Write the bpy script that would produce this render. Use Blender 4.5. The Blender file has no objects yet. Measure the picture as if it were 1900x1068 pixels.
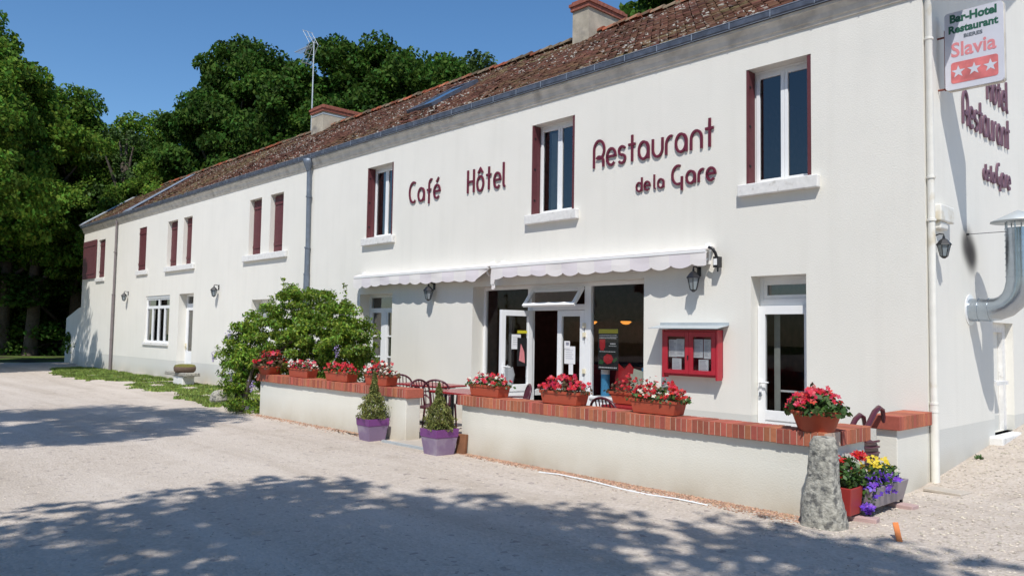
import bpy, math, random
import numpy as np
from mathutils import Vector, Matrix
R = math.radians
random.seed(7); RNG = np.random.default_rng(7)
SC = bpy.context.scene
COL = SC.collection

# ------------------------------------------------------------------ camera
cd = bpy.data.cameras.new("camera"); cam = bpy.data.objects.new("camera", cd); COL.objects.link(cam)
_r = Vector((0.68434, 0.72898, 0.016365)); _u = Vector((0.0321, -0.05254, 0.9981)); _w = Vector((-0.72846, 0.68251, 0.05935))
cam.matrix_world = Matrix(((_r.x, _u.x, -_w.x, 3.35842), (_r.y, _u.y, -_w.y, -9.71398), (_r.z, _u.z, -_w.z, 1.65), (0, 0, 0, 1)))
cd.sensor_width = 36; cd.lens = 36 * 1460.63 / 1900; cd.clip_start = 0.05; cd.clip_end = 2000
SC.camera = cam

# ------------------------------------------------------------------ world, sun, exposure
SUN = Vector((0.80, -1.0, 1.80)).normalized()
EL = math.asin(SUN.z); AZ = math.atan2(SUN.x, SUN.y)
w = bpy.data.worlds.new("World"); SC.world = w; w.use_nodes = True
nt = w.node_tree; nt.nodes.clear()
sky = nt.nodes.new("ShaderNodeTexSky"); sky.sky_type = 'NISHITA'; sky.sun_disc = False
sky.sun_elevation = EL; sky.sun_rotation = AZ; sky.altitude = 100
sky.air_density = 1.0; sky.dust_density = 0.35; sky.ozone_density = 3.0
bg = nt.nodes.new("ShaderNodeBackground"); bg.inputs[1].default_value = 0.11
wo = nt.nodes.new("ShaderNodeOutputWorld")
hs = nt.nodes.new('ShaderNodeHueSaturation'); hs.inputs['Saturation'].default_value = 1.2; hs.inputs['Value'].default_value = 1.32
nt.links.new(sky.outputs[0], hs.inputs['Color']); nt.links.new(hs.outputs[0], bg.inputs[0]); nt.links.new(bg.outputs[0], wo.inputs[0])
sd = bpy.data.lights.new("sun", 'SUN'); sd.energy = 4.7; sd.angle = R(0.53); sd.color = (1.0, 0.965, 0.905)
so = bpy.data.objects.new("sun", sd); COL.objects.link(so)
so.rotation_euler = (-SUN).to_track_quat('-Z', 'Y').to_euler()
SC.view_settings.view_transform = 'Standard'; SC.view_settings.look = 'None'
SC.view_settings.exposure = -0.09; SC.view_settings.gamma = 1.0
SC.cycles.max_bounces = 8; SC.cycles.transparent_max_bounces = 16

# ------------------------------------------------------------------ materials
def mat(name, col, rough=0.7, var=0.0, vscale=8.0, bump=0.0, bscale=60.0, metal=0.0, spec=0.5, island=0.0,
        col2=None, c2scale=2.0, c2lo=0.55, c2hi=0.7, trans=0.0, hue_island=0.0, bdist=0.01):
    m = bpy.data.materials.new(name); m.use_nodes = True
    n = m.node_tree.nodes; l = m.node_tree.links; n.clear()
    out = n.new("ShaderNodeOutputMaterial"); p = n.new("ShaderNodeBsdfPrincipled")
    p.inputs["Roughness"].default_value = rough; p.inputs["Metallic"].default_value = metal
    p.inputs["Specular IOR Level"].default_value = spec
    geo = n.new("ShaderNodeNewGeometry"); pos = geo.outputs["Position"]
    rgb = n.new("ShaderNodeRGB"); rgb.outputs[0].default_value = (*col, 1); c = rgb.outputs[0]
    if col2 is not None:
        t = n.new("ShaderNodeTexNoise"); t.inputs["Scale"].default_value = c2scale; t.inputs["Detail"].default_value = 5
        l.new(pos, t.inputs["Vector"])
        r = n.new("ShaderNodeMapRange"); r.inputs[1].default_value = c2lo; r.inputs[2].default_value = c2hi
        l.new(t.outputs[0], r.inputs[0])
        x = n.new("ShaderNodeMix"); x.data_type = 'RGBA'; l.new(r.outputs[0], x.inputs[0])
        l.new(c, x.inputs[6]); x.inputs[7].default_value = (*col2, 1); c = x.outputs[2]
    if var or island or hue_island:
        h = n.new("ShaderNodeHueSaturation"); l.new(c, h.inputs["Color"])
        val = None
        if var:
            t = n.new("ShaderNodeTexNoise"); t.inputs["Scale"].default_value = vscale; t.inputs["Detail"].default_value = 6
            l.new(pos, t.inputs["Vector"])
            r = n.new("ShaderNodeMapRange"); r.inputs[1].default_value = 0.3; r.inputs[2].default_value = 0.7
            r.inputs[3].default_value = 1 - var; r.inputs[4].default_value = 1 + var
            l.new(t.outputs[0], r.inputs[0]); val = r.outputs[0]
        if island:
            r = n.new("ShaderNodeMapRange"); r.inputs[3].default_value = 1 - island; r.inputs[4].default_value = 1 + island
            l.new(geo.outputs["Random Per Island"], r.inputs[0])
            if val is None: val = r.outputs[0]
            else:
                mu = n.new("ShaderNodeMath"); mu.operation = 'MULTIPLY'; l.new(val, mu.inputs[0]); l.new(r.outputs[0], mu.inputs[1]); val = mu.outputs[0]
        if val is not None: l.new(val, h.inputs["Value"])
        if hue_island:
            mm = n.new("ShaderNodeMath"); mm.operation = 'MULTIPLY'; mm.inputs[1].default_value = 17.31
            fr = n.new("ShaderNodeMath"); fr.operation = 'FRACT'
            l.new(geo.outputs["Random Per Island"], mm.inputs[0]); l.new(mm.outputs[0], fr.inputs[0])
            r = n.new("ShaderNodeMapRange"); r.inputs[3].default_value = 0.5 - hue_island; r.inputs[4].default_value = 0.5 + hue_island
            l.new(fr.outputs[0], r.inputs[0]); l.new(r.outputs[0], h.inputs["Hue"])
        c = h.outputs[0]
    l.new(c, p.inputs["Base Color"])
    if bump:
        t = n.new("ShaderNodeTexNoise"); t.inputs["Scale"].default_value = bscale; t.inputs["Detail"].default_value = 4
        l.new(pos, t.inputs["Vector"])
        b = n.new("ShaderNodeBump"); b.inputs["Strength"].default_value = bump; b.inputs["Distance"].default_value = bdist
        l.new(t.outputs[0], b.inputs["Height"]); l.new(b.outputs[0], p.inputs["Normal"])
    if trans:
        tr = n.new("ShaderNodeBsdfTranslucent"); l.new(c, tr.inputs[0])
        mx = n.new("ShaderNodeMixShader"); mx.inputs[0].default_value = trans
        l.new(p.outputs[0], mx.inputs[1]); l.new(tr.outputs[0], mx.inputs[2]); l.new(mx.outputs[0], out.inputs[0])
    else: l.new(p.outputs[0], out.inputs[0])
    m["c"] = 1
    return m

def nodes(m): return m.node_tree.nodes, m.node_tree.links
def glass_mat(name, tint=(0.85, 0.9, 0.92), boost=1.9, rough=0.0):
    m = bpy.data.materials.new(name); m.use_nodes = True; n, l = nodes(m); n.clear()
    out = n.new("ShaderNodeOutputMaterial"); t = n.new("ShaderNodeBsdfTransparent"); t.inputs[0].default_value = (*tint, 1)
    g = n.new("ShaderNodeBsdfGlossy"); g.inputs["Roughness"].default_value = rough
    f = n.new("ShaderNodeFresnel"); f.inputs[0].default_value = 1.5
    mu = n.new("ShaderNodeMath"); mu.operation = 'MULTIPLY'; mu.inputs[1].default_value = boost; mu.use_clamp = True
    l.new(f.outputs[0], mu.inputs[0]); mx = n.new("ShaderNodeMixShader")
    l.new(mu.outputs[0], mx.inputs[0]); l.new(t.outputs[0], mx.inputs[1]); l.new(g.outputs[0], mx.inputs[2]); l.new(mx.outputs[0], out.inputs[0])
    return m

def stucco(name, base, plinth, zb, stain=None):
    """rough render, a painted plinth band below z=zb, faint dirt of its own"""
    m = mat(name, base, 0.9, var=0.02, vscale=1.3, bump=0.24, bscale=55, spec=0.2, bdist=0.012)
    n, l = nodes(m); p = [x for x in n if x.type == 'BSDF_PRINCIPLED'][0]
    src = p.inputs["Base Color"].links[0].from_socket
    geo = n.new("ShaderNodeNewGeometry"); sp = n.new("ShaderNodeSeparateXYZ"); l.new(geo.outputs["Position"], sp.inputs[0])
    r = n.new("ShaderNodeMapRange"); r.inputs[1].default_value = zb + 0.006; r.inputs[2].default_value = zb - 0.006; l.new(sp.outputs[2], r.inputs[0])
    x = n.new("ShaderNodeMix"); x.data_type = 'RGBA'; l.new(r.outputs[0], x.inputs[0]); l.new(src, x.inputs[6]); x.inputs[7].default_value = (*plinth, 1)
    c = x.outputs[2]
    # splash dirt near the ground, patchy
    t = n.new("ShaderNodeTexNoise"); t.inputs["Scale"].default_value = 2.2; t.inputs["Detail"].default_value = 6; l.new(geo.outputs["Position"], t.inputs["Vector"])
    a = n.new("ShaderNodeMapRange"); a.inputs[1].default_value = 0.42; a.inputs[2].default_value = -0.05; a.inputs[3].default_value = 0; a.inputs[4].default_value = 1.5; l.new(sp.outputs[2], a.inputs[0])
    b = n.new("ShaderNodeMath"); b.operation = 'MULTIPLY'; l.new(a.outputs[0], b.inputs[0]); l.new(t.outputs[0], b.inputs[1])
    x = n.new("ShaderNodeMix"); x.data_type = 'RGBA'; l.new(b.outputs[0], x.inputs[0]); l.new(c, x.inputs[6]); x.inputs[7].default_value = (0.50, 0.44, 0.34, 1); c = x.outputs[2]
    mp = n.new("ShaderNodeMapping"); mp.inputs["Scale"].default_value = (5.0, 5.0, 0.45); l.new(geo.outputs["Position"], mp.inputs[0])
    t = n.new("ShaderNodeTexNoise"); t.inputs["Scale"].default_value = 1.0; t.inputs["Detail"].default_value = 7; l.new(mp.outputs[0], t.inputs["Vector"])
    r = n.new("ShaderNodeMapRange"); r.inputs[1].default_value = 0.50; r.inputs[2].default_value = 0.80; r.inputs[4].default_value = 0.15; l.new(t.outputs[0], r.inputs[0])
    x = n.new("ShaderNodeMix"); x.data_type = 'RGBA'; l.new(r.outputs[0], x.inputs[0]); l.new(c, x.inputs[6]); x.inputs[7].default_value = (0.56, 0.54, 0.48, 1); c = x.outputs[2]
    t = n.new("ShaderNodeTexNoise"); t.inputs["Scale"].default_value = 0.35; t.inputs["Detail"].default_value = 4; l.new(geo.outputs["Position"], t.inputs["Vector"])
    r = n.new("ShaderNodeMapRange"); r.inputs[1].default_value = 0.42; r.inputs[2].default_value = 0.66; r.inputs[4].default_value = 0.22; l.new(t.outputs[0], r.inputs[0])
    x = n.new("ShaderNodeMix"); x.data_type = 'RGBA'; l.new(r.outputs[0], x.inputs[0]); l.new(c, x.inputs[6]); x.inputs[7].default_value = (0.70, 0.69, 0.63, 1); c = x.outputs[2]
    if stain:
        for (sx, sy, sz, rad, k) in stain:
            v = n.new("ShaderNodeVectorMath"); v.operation = 'DISTANCE'; l.new(geo.outputs["Position"], v.inputs[0]); v.inputs[1].default_value = (sx, sy, sz)
            r = n.new("ShaderNodeMapRange"); r.interpolation_type = 'SMOOTHERSTEP'; r.inputs[1].default_value = rad; r.inputs[2].default_value = rad * 0.1; r.inputs[4].default_value = k; l.new(v.outputs["Value"], r.inputs[0])
            x = n.new("ShaderNodeMix"); x.data_type = 'RGBA'; l.new(r.outputs[0], x.inputs[0]); l.new(c, x.inputs[6]); x.inputs[7].default_value = (0.05, 0.045, 0.045, 1); c = x.outputs[2]
    l.new(c, p.inputs["Base Color"]); return m

M = {}
M['wall'] = stucco('cream_render', (0.79, 0.768, 0.708), (0.64, 0.635, 0.595), 0.62, stain=[(0, 1.46, 2.90, 0.36, 0.9), (0, 1.62, 2.77, 0.36, 0.95)])
M['lowwall'] = stucco('terrace_render', (0.76, 0.735, 0.655), (0.76, 0.735, 0.67), -9.0)
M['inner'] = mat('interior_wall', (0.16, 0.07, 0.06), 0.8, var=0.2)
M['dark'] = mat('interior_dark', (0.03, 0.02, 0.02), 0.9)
M['stone'] = mat('painted_stone_sill', (0.74, 0.73, 0.71), 0.85, var=0.08, vscale=14, bump=0.2, bscale=80, col2=(0.5, 0.48, 0.44), c2scale=9, c2lo=0.6, c2hi=0.75)
M['cornice'] = mat('weathered_cornice', (0.64, 0.60, 0.53), 0.9, var=0.16, vscale=5, bump=0.3, bscale=40, col2=(0.48, 0.44, 0.38), c2scale=3)
M['zinc'] = mat('zinc', (0.16, 0.19, 0.235), 0.5, metal=0.3, var=0.15, vscale=6)
M['zincmid'] = mat('mid_zinc', (0.24, 0.28, 0.34), 0.55, metal=0.2, var=0.2, vscale=4)
M['zincpale'] = mat('pale_zinc', (0.50, 0.54, 0.56), 0.5, metal=0.35, var=0.1, vscale=5)
M['gutter'] = mat('old_gutter_zinc', (0.10, 0.115, 0.15), 0.5, metal=0.3, var=0.3, vscale=9)
M['pvc'] = mat('white_pvc', (0.82, 0.83, 0.84), 0.35, var=0.02)
M['pipe'] = mat('cream_downpipe', (0.78, 0.76, 0.70), 0.5, var=0.05, col2=(0.62, 0.55, 0.42), c2scale=3, c2lo=0.58)
M['brownpipe'] = mat('brown_downpipe', (0.20, 0.17, 0.17), 0.6, var=0.1)
M['maroon'] = mat('maroon_shutter_paint', (0.115, 0.028, 0.034), 0.6, var=0.12, vscale=10, bump=0.15, bscale=40)
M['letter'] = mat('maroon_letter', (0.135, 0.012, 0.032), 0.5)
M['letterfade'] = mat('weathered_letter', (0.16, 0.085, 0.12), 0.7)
M['resin'] = mat('maroon_resin', (0.085, 0.018, 0.03), 0.35, var=0.05)
M['tabletop'] = mat('dark_red_tabletop', (0.30, 0.02, 0.025), 0.25, var=0.05)
M['blackmetal'] = mat('black_metal', (0.015, 0.015, 0.018), 0.4)
M['menured'] = mat('red_varnished_wood', (0.42, 0.018, 0.035), 0.35, var=0.08, vscale=12)
M['menudeep'] = mat('menu_case_lining', (0.26, 0.012, 0.03), 0.6)
M['paper'] = mat('paper', (0.78, 0.78, 0.80), 0.8, var=0.03)
M['ink'] = mat('ink', (0.25, 0.25, 0.30), 0.8)
M['glass'] = glass_mat('window_glass', boost=3.0)
M['glass_low'] = glass_mat('shop_glass', (0.93, 0.94, 0.94), 0.55)
M['glassdark'] = glass_mat('tinted_glass', (0.35, 0.40, 0.45))
M['frost'] = mat('lantern_glass', (0.25, 0.29, 0.31), 0.15, spec=0.8)
M['curtain'] = mat('grey_curtain', (0.36, 0.38, 0.36), 0.9, var=0.1)
M['awn'] = mat('awning_cream_cloth', (0.85, 0.81, 0.79), 0.9, trans=0.06)
M['awnl'] = mat('awning_lilac_cloth', (0.80, 0.745, 0.77), 0.9, trans=0.06)
M['awnbar'] = mat('white_lacquered_bar', (0.86, 0.86, 0.85), 0.35)
M['purple'] = mat('purple_plastic', (0.17, 0.045, 0.20), 0.5, var=0.08)
M['purplefade'] = mat('faded_purple_plastic', (0.235, 0.165, 0.27), 0.65, var=0.12, vscale=4, col2=(0.36, 0.32, 0.36), c2scale=4, c2lo=0.5, c2hi=0.8)
M['terra'] = mat('terracotta_plastic', (0.42, 0.075, 0.035), 0.5, var=0.07, vscale=9)
M['soil'] = mat('potting_soil', (0.05, 0.035, 0.025), 0.95)
M['brick'] = mat('cap_brick', (0.39, 0.112, 0.065), 0.85, island=0.27, hue_island=0.012, var=0.1, vscale=30, bump=0.2, bscale=90)
M['mortar'] = mat('mortar', (0.55, 0.42, 0.33), 0.95)
M['chimney'] = mat('chimney_render', (0.42, 0.37, 0.29), 0.95, var=0.2, vscale=4, col2=(0.22, 0.20, 0.18), c2scale=2.5, bump=0.4, bscale=30)
M['chimcap'] = mat('chimney_brick', (0.27, 0.09, 0.06), 0.9, var=0.35, vscale=14)
M['tile'] = mat('old_clay_tile', (0.140, 0.068, 0.048), 0.92, island=0.42, hue_island=0.016, var=0.25, vscale=1.1, spec=0.2)
M['ridge'] = mat('ridge_tile', (0.36, 0.105, 0.055), 0.9, island=0.4, var=0.2, vscale=6, col2=(0.20, 0.15, 0.10), c2scale=2.2, c2lo=0.42, c2hi=0.55, spec=0.2)
M['under'] = mat('roof_underlay', (0.06, 0.04, 0.03), 0.95)
M['oldstone'] = mat('lichened_stone', (0.37, 0.35, 0.30), 0.95, var=0.35, vscale=26, col2=(0.14, 0.135, 0.125), c2scale=19, c2lo=0.50, c2hi=0.64, bump=0.9, bscale=34, bdist=0.02)
M['concrete'] = mat('terrace_concrete', (0.46, 0.41, 0.35), 0.95, var=0.1, vscale=5, bump=0.3, bscale=60)
M['woodorange'] = mat('orange_wood', (0.62, 0.19, 0.05), 0.7, var=0.1)
M['bark'] = mat('bark', (0.10, 0.08, 0.06), 0.95, var=0.3, vscale=8, bump=0.8, bscale=12, bdist=0.03)
M['leafdark'] = mat('dark_leaf', (0.052, 0.110, 0.016), 0.65, island=0.55, hue_island=0.03, var=0.45, vscale=0.45, trans=0.36, spec=0.12)
M['leafmid'] = mat('mid_leaf', (0.105, 0.19, 0.024), 0.65, island=0.55, hue_island=0.035, var=0.45, vscale=0.45, trans=0.38, spec=0.12)
M['leafpine'] = mat('blue_green_leaf', (0.05, 0.09, 0.02), 0.6, island=0.5, var=0.3, vscale=1.0, trans=0.2, spec=0.2)
M['leafwist'] = mat('climber_leaf', (0.16, 0.25, 0.028), 0.5, island=0.55, hue_island=0.04, var=0.35, vscale=2.0, trans=0.32, spec=0.3)
M['leafflower'] = mat('bedding_leaf', (0.05, 0.11, 0.02), 0.5, island=0.5, hue_island=0.02, trans=0.2)
M['leafbronze'] = mat('bronze_leaf', (0.11, 0.07, 0.03), 0.5, island=0.5, hue_island=0.03, trans=0.2)
M['conifer'] = mat('conifer_spray', (0.185, 0.20, 0.05), 0.7, island=0.5, hue_island=0.035, var=0.3, vscale=9, trans=0.2)
M['red'] = mat('red_petal', (0.56, 0.012, 0.018), 0.5, island=0.3, hue_island=0.012, trans=0.25)
M['pink'] = mat('pink_petal', (0.58, 0.022, 0.055), 0.5, island=0.3, hue_island=0.015, trans=0.25)
M['white'] = mat('white_petal', (0.75, 0.72, 0.60), 0.6, island=0.15, trans=0.25)
M['yellow'] = mat('yellow_petal', (0.80, 0.62, 0.04), 0.6, island=0.15, trans=0.25)
M['violet'] = mat('violet_petal', (0.16, 0.05, 0.50), 0.5, island=0.35, hue_island=0.02, trans=0.25)
M['lilac'] = mat('lilac_petal', (0.38, 0.30, 0.55), 0.6, island=0.25, trans=0.2)
M['grass'] = mat('grass_blade', (0.21, 0.29, 0.06), 0.8, island=0.5, hue_island=0.03, var=0.35, vscale=1.5, trans=0.3)
M['pebble'] = mat('pebble', (0.50, 0.44, 0.36), 0.9, island=0.35, hue_island=0.015)
M['brownpebble'] = mat('brown_pebble', (0.36, 0.22, 0.15), 0.9, island=0.5, hue_island=0.015)
M['signwhite'] = mat('sign_face', (0.62, 0.63, 0.70), 0.4, var=0.03)
M['signgreen'] = mat('sign_green', (0.02, 0.11, 0.07), 0.5)
M['signred'] = mat('sign_faded_red', (0.62, 0.17, 0.17), 0.5, var=0.25, vscale=7)
M['signpink'] = mat('sign_faded_pink', (0.70, 0.25, 0.27), 0.5, var=0.1, vscale=9)
M['signdark'] = mat('sign_grey_letter', (0.13, 0.15, 0.18), 0.5)
M['rust'] = mat('rusty_bracket', (0.22, 0.06, 0.04), 0.7)
M['duct'] = mat('galvanised_duct', (0.42, 0.47, 0.52), 0.25, metal=0.95, var=0.06, vscale=10)
M['posterblack'] = mat('poster_black', (0.02, 0.02, 0.022), 0.4)
M['posterred'] = mat('poster_red', (0.50, 0.02, 0.03), 0.5)
M['postergreen'] = mat('poster_green', (0.03, 0.12, 0.04), 0.5)
M['posteryellow'] = mat('poster_yellow', (0.62, 0.55, 0.03), 0.5)
M['blue'] = mat('leaflet_blue', (0.08, 0.35, 0.62), 0.5)
M['cream'] = mat('leaflet_cream', (0.60, 0.62, 0.50), 0.6)
M['ivory'] = mat('ivory_plastic', (0.75, 0.68, 0.50), 0.5)
M['rustyclay'] = mat('brown_clay', (0.20, 0.085, 0.04), 0.9, var=0.2)
M['moss'] = mat('moss', (0.14, 0.13, 0.03), 0.95, var=0.3, vscale=20, bump=0.6, bscale=40)
def emis(name, col, s):
    m = bpy.data.materials.new(name); m.use_nodes = True; n, l = nodes(m); n.clear()
    o = n.new("ShaderNodeOutputMaterial"); e = n.new("ShaderNodeEmission"); e.inputs[0].default_value = (*col, 1); e.inputs[1].default_value = s
    l.new(e.outputs[0], o.inputs[0]); return m
M['lampglow'] = emis('warm_lamp_glow', (1.0, 0.36, 0.06), 1.2)

# lichen and moss on the tiles
def lichen(m):
    n, l = nodes(m); p = [x for x in n if x.type == 'BSDF_PRINCIPLED'][0]
    c = p.inputs["Base Color"].links[0].from_socket
    geo = n.new("ShaderNodeNewGeometry")
    for sc, lo, hi, col, mscale, mlo in ((11.0, 0.575, 0.63, (0.52, 0.50, 0.45), 0.6, 0.40), (4.0, 0.46, 0.64, (0.25, 0.21, 0.11), 0.22, 0.47), (3.0, 0.56, 0.7, (0.09, 0.05, 0.045), 0.9, 0.3)):
        t = n.new("ShaderNodeTexNoise"); t.inputs["Scale"].default_value = sc; t.inputs["Detail"].default_value = 5; l.new(geo.outputs["Position"], t.inputs["Vector"])
        r = n.new("ShaderNodeMapRange"); r.inputs[1].default_value = lo; r.inputs[2].default_value = hi; l.new(t.outputs[0], r.inputs[0])
        t2 = n.new("ShaderNodeTexNoise"); t2.inputs["Scale"].default_value = mscale; l.new(geo.outputs["Position"], t2.inputs["Vector"])
        r2 = n.new("ShaderNodeMapRange"); r2.inputs[1].default_value = mlo; r2.inputs[2].default_value = mlo + 0.12; l.new(t2.outputs[0], r2.inputs[0])
        mu = n.new("ShaderNodeMath"); mu.operation = 'MULTIPLY'; l.new(r.outputs[0], mu.inputs[0]); l.new(r2.outputs[0], mu.inputs[1])
        x = n.new("ShaderNodeMix"); x.data_type = 'RGBA'; l.new(mu.outputs[0], x.inputs[0]); l.new(c, x.inputs[6]); x.inputs[7].default_value = (*col, 1); c = x.outputs[2]
    l.new(c, p.inputs["Base Color"])
lichen(M['tile'])

def gravel():
    m = bpy.data.materials.new('gravel'); m.use_nodes = True; n, l = nodes(m); n.clear()
    out = n.new("ShaderNodeOutputMaterial"); p = n.new("ShaderNodeBsdfPrincipled"); p.inputs["Roughness"].default_value = 0.95; p.inputs["Specular IOR Level"].default_value = 0.15
    l.new(p.outputs[0], out.inputs[0]); geo = n.new("ShaderNodeNewGeometry"); pos = geo.outputs["Position"]
    def noise(s, d=4):
        t = n.new("ShaderNodeTexNoise"); t.inputs["Scale"].default_value = s; t.inputs["Detail"].default_value = d; l.new(pos, t.inputs["Vector"]); return t.outputs[0]
    def rng(x, a, b, c=0., d=1.):
        r = n.new("ShaderNodeMapRange"); r.inputs[1].default_value = a; r.inputs[2].default_value = b; r.inputs[3].default_value = c; r.inputs[4].default_value = d; l.new(x, r.inputs[0]); return r.outputs[0]
    def mixc(f, a, b):
        x = n.new("ShaderNodeMix"); x.data_type = 'RGBA'; l.new(f, x.inputs[0])
        for s, k in ((a, 6), (b, 7)):
            if isinstance(s, tuple): x.inputs[k].default_value = (*s, 1)
            else: l.new(s, x.inputs[k])
        return x.outputs[2]
    v = n.new("ShaderNodeTexVoronoi"); v.inputs["Scale"].default_value = 38; l.new(pos, v.inputs["Vector"])
    sep = n.new("ShaderNodeSeparateColor"); l.new(v.outputs["Color"], sep.inputs[0])
    c = mixc(rng(sep.outputs[0], 0, 1), (0.46, 0.395, 0.33), (0.565, 0.495, 0.43))
    v2 = n.new("ShaderNodeTexVoronoi"); v2.inputs["Scale"].default_value = 21; l.new(pos, v2.inputs["Vector"])
    s2 = n.new("ShaderNodeSeparateColor"); l.new(v2.outputs["Color"], s2.inputs[0])
    c = mixc(rng(s2.outputs[1], 0.97, 0.985), c, (0.33, 0.28, 0.25))
    c = mixc(rng(noise(0.45, 3), 0.45, 0.68, 0, 0.4), c, (0.60, 0.535, 0.47))
    c = mixc(rng(noise(1.6, 5), 0.56, 0.72, 0, 0.45), c, (0.36, 0.30, 0.24))
    mp = n.new("ShaderNodeMapping"); mp.inputs["Rotation"].default_value = (0, 0, R(-8)); mp.inputs["Scale"].default_value = (0.10, 1.5, 1.0); l.new(pos, mp.inputs[0])
    t = n.new("ShaderNodeTexNoise"); t.inputs["Scale"].default_value = 1.0; t.inputs["Detail"].default_value = 4; t.inputs["Distortion"].default_value = 0.6; l.new(mp.outputs[0], t.inputs["Vector"])
    c = mixc(rng(t.outputs[0], 0.52, 0.64, 0, 0.30), c, (0.66, 0.59, 0.52))   # packed wheel lines
    c = mixc(rng(t.outputs[0], 0.46, 0.36, 0, 0.30), c, (0.37, 0.31, 0.25))
    sp = n.new("ShaderNodeSeparateXYZ"); l.new(pos, sp.inputs[0])
    # woodland floor beyond the drive and behind the house
    ad = n.new("ShaderNodeMath"); ad.operation = 'MULTIPLY_ADD'; l.new(noise(0.35, 5), ad.inputs[0]); ad.inputs[1].default_value = 7.0; l.new(sp.outputs[0], ad.inputs[2])
    gr = mixc(rng(noise(0.6, 5), 0.42, 0.6), (0.055, 0.045, 0.03), (0.10, 0.17, 0.025))
    c = mixc(rng(ad.outputs[0], -34.6, -35.6), c, gr)
    ad = n.new("ShaderNodeMath"); ad.operation = 'MULTIPLY_ADD'; l.new(noise(0.5, 5), ad.inputs[0]); ad.inputs[1].default_value = 3.0; l.new(sp.outputs[1], ad.inputs[2])
    l.new(c, p.inputs["Base Color"])
    b = n.new("ShaderNodeBump"); b.inputs["Strength"].default_value = 0.5; b.inputs["Distance"].default_value = 0.02
    l.new(v.outputs["Distance"], b.inputs["Height"]); b2 = n.new("ShaderNodeBump"); b2.inputs["Strength"].default_value = 0.4; b2.inputs["Distance"].default_value = 0.03
    l.new(noise(7, 5), b2.inputs["Height"]); l.new(b.outputs[0], b2.inputs["Normal"]); l.new(b2.outputs[0], p.inputs["Normal"])
    return m
M['gravel'] = gravel()

# ------------------------------------------------------------------ mesh helpers
class MB:
    def __init__(s): s.v = []; s.f = []; s.m = []; s.n = 0; s.sm = []
    def add(s, vs, fs, m=0, smooth=False):
        s.v.extend([tuple(x) for x in vs]); s.f.extend([tuple(i + s.n for i in f) for f in fs]); s.m.extend([m] * len(fs)); s.sm.extend([smooth] * len(fs)); s.n += len(vs); return s
    def quad(s, a, b, c, d, m=0): return s.add([a, b, c, d], [(0, 1, 2, 3)], m)
    def box(s, x0, x1, y0, y1, z0, z1, m=0, T=None):
        vs = [(x, y, z) for z in (z0, z1) for y in (y0, y1) for x in (x0, x1)]
        if T is not None: vs = [T @ Vector(p) for p in vs]
        return s.add(vs, [(0, 2, 3, 1), (4, 5, 7, 6), (0, 1, 5, 4), (2, 6, 7, 3), (0, 4, 6, 2), (1, 3, 7, 5)], m)
    def prism(s, prof, a, b, fn, m=0, caps=True):
        k = len(prof); vs = [fn(a, p) for p in prof] + [fn(b, p) for p in prof]
        fs = [(i, (i + 1) % k, k + (i + 1) % k, k + i) for i in range(k)]
        if caps: fs += [tuple(range(k - 1, -1, -1)), tuple(range(k, 2 * k))]
        return s.add(vs, fs, m)
    def tube(s, pts, r, seg=8, m=0, caps=True):
        pts = [Vector(p) for p in pts]; N = len(pts); rs = r if isinstance(r, (list, tuple)) else [r] * N
        vs = []; up = None
        for i, p in enumerate(pts):
            d = (pts[min(i + 1, N - 1)] - pts[max(i - 1, 0)]).normalized()
            if up is None: up = d.orthogonal().normalized()
            up = (up - d * up.dot(d)); up = up.normalized() if up.length > 1e-6 else d.orthogonal().normalized()
            q = d.cross(up)
            for k in range(seg):
                a = 2 * math.pi * k / seg; vs.append(p + (up * math.cos(a) + q * math.sin(a)) * rs[i])
        fs = [(i * seg + k, i * seg + (k + 1) % seg, (i + 1) * seg + (k + 1) % seg, (i + 1) * seg + k) for i in range(N - 1) for k in range(seg)]
        s.add(vs, fs, m, True)
        if caps:
            s.add(vs[:seg], [tuple(range(seg - 1, -1, -1))], m); s.add(vs[-seg:], [tuple(range(seg))], m)
        return s
    def lathe(s, prof, cx, cy, cz, seg=20, m=0, sx=1, sy=1, smooth=True):
        k = len(prof); vs = [(cx + r * sx * math.cos(2 * math.pi * j / seg), cy + r * sy * math.sin(2 * math.pi * j / seg), cz + z) for j in range(seg) for r, z in prof]
        fs = [(j * k + i, ((j + 1) % seg) * k + i, ((j + 1) % seg) * k + i + 1, j * k + i + 1) for j in range(seg) for i in range(k - 1)]
        return s.add(vs, fs, m, smooth)
    def build(s, name, mats, parent=None, bevel=0):
        me = bpy.data.meshes.new(name); me.from_pydata(s.v, [], s.f)
        if not isinstance(mats, (list, tuple)): mats = [mats]
        for x in mats: me.materials.append(M[x] if isinstance(x, str) else x)
        me.polygons.foreach_set("material_index", s.m); me.polygons.foreach_set("use_smooth", s.sm); me.update()
        o = bpy.data.objects.new(name, me); COL.objects.link(o)
        if parent: o.parent = parent
        if bevel:
            b = o.modifiers.new("bevel", 'BEVEL'); b.width = bevel; b.segments = 2; b.limit_method = 'ANGLE'
        return o
def tag(o, label, cat, group=None, kind=None):
    if label: o["label"] = label
    if cat: o["category"] = cat
    if group: o["group"] = group
    if kind: o["kind"] = kind
    return o
def thing(name, label, cat, loc=(0, 0, 0), rz=0, group=None):
    o = bpy.data.objects.new(name, None); COL.objects.link(o); o.location = loc; o.rotation_euler = (0, 0, rz); o.empty_display_size = 0.2
    return tag(o, label, cat, group)
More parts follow.
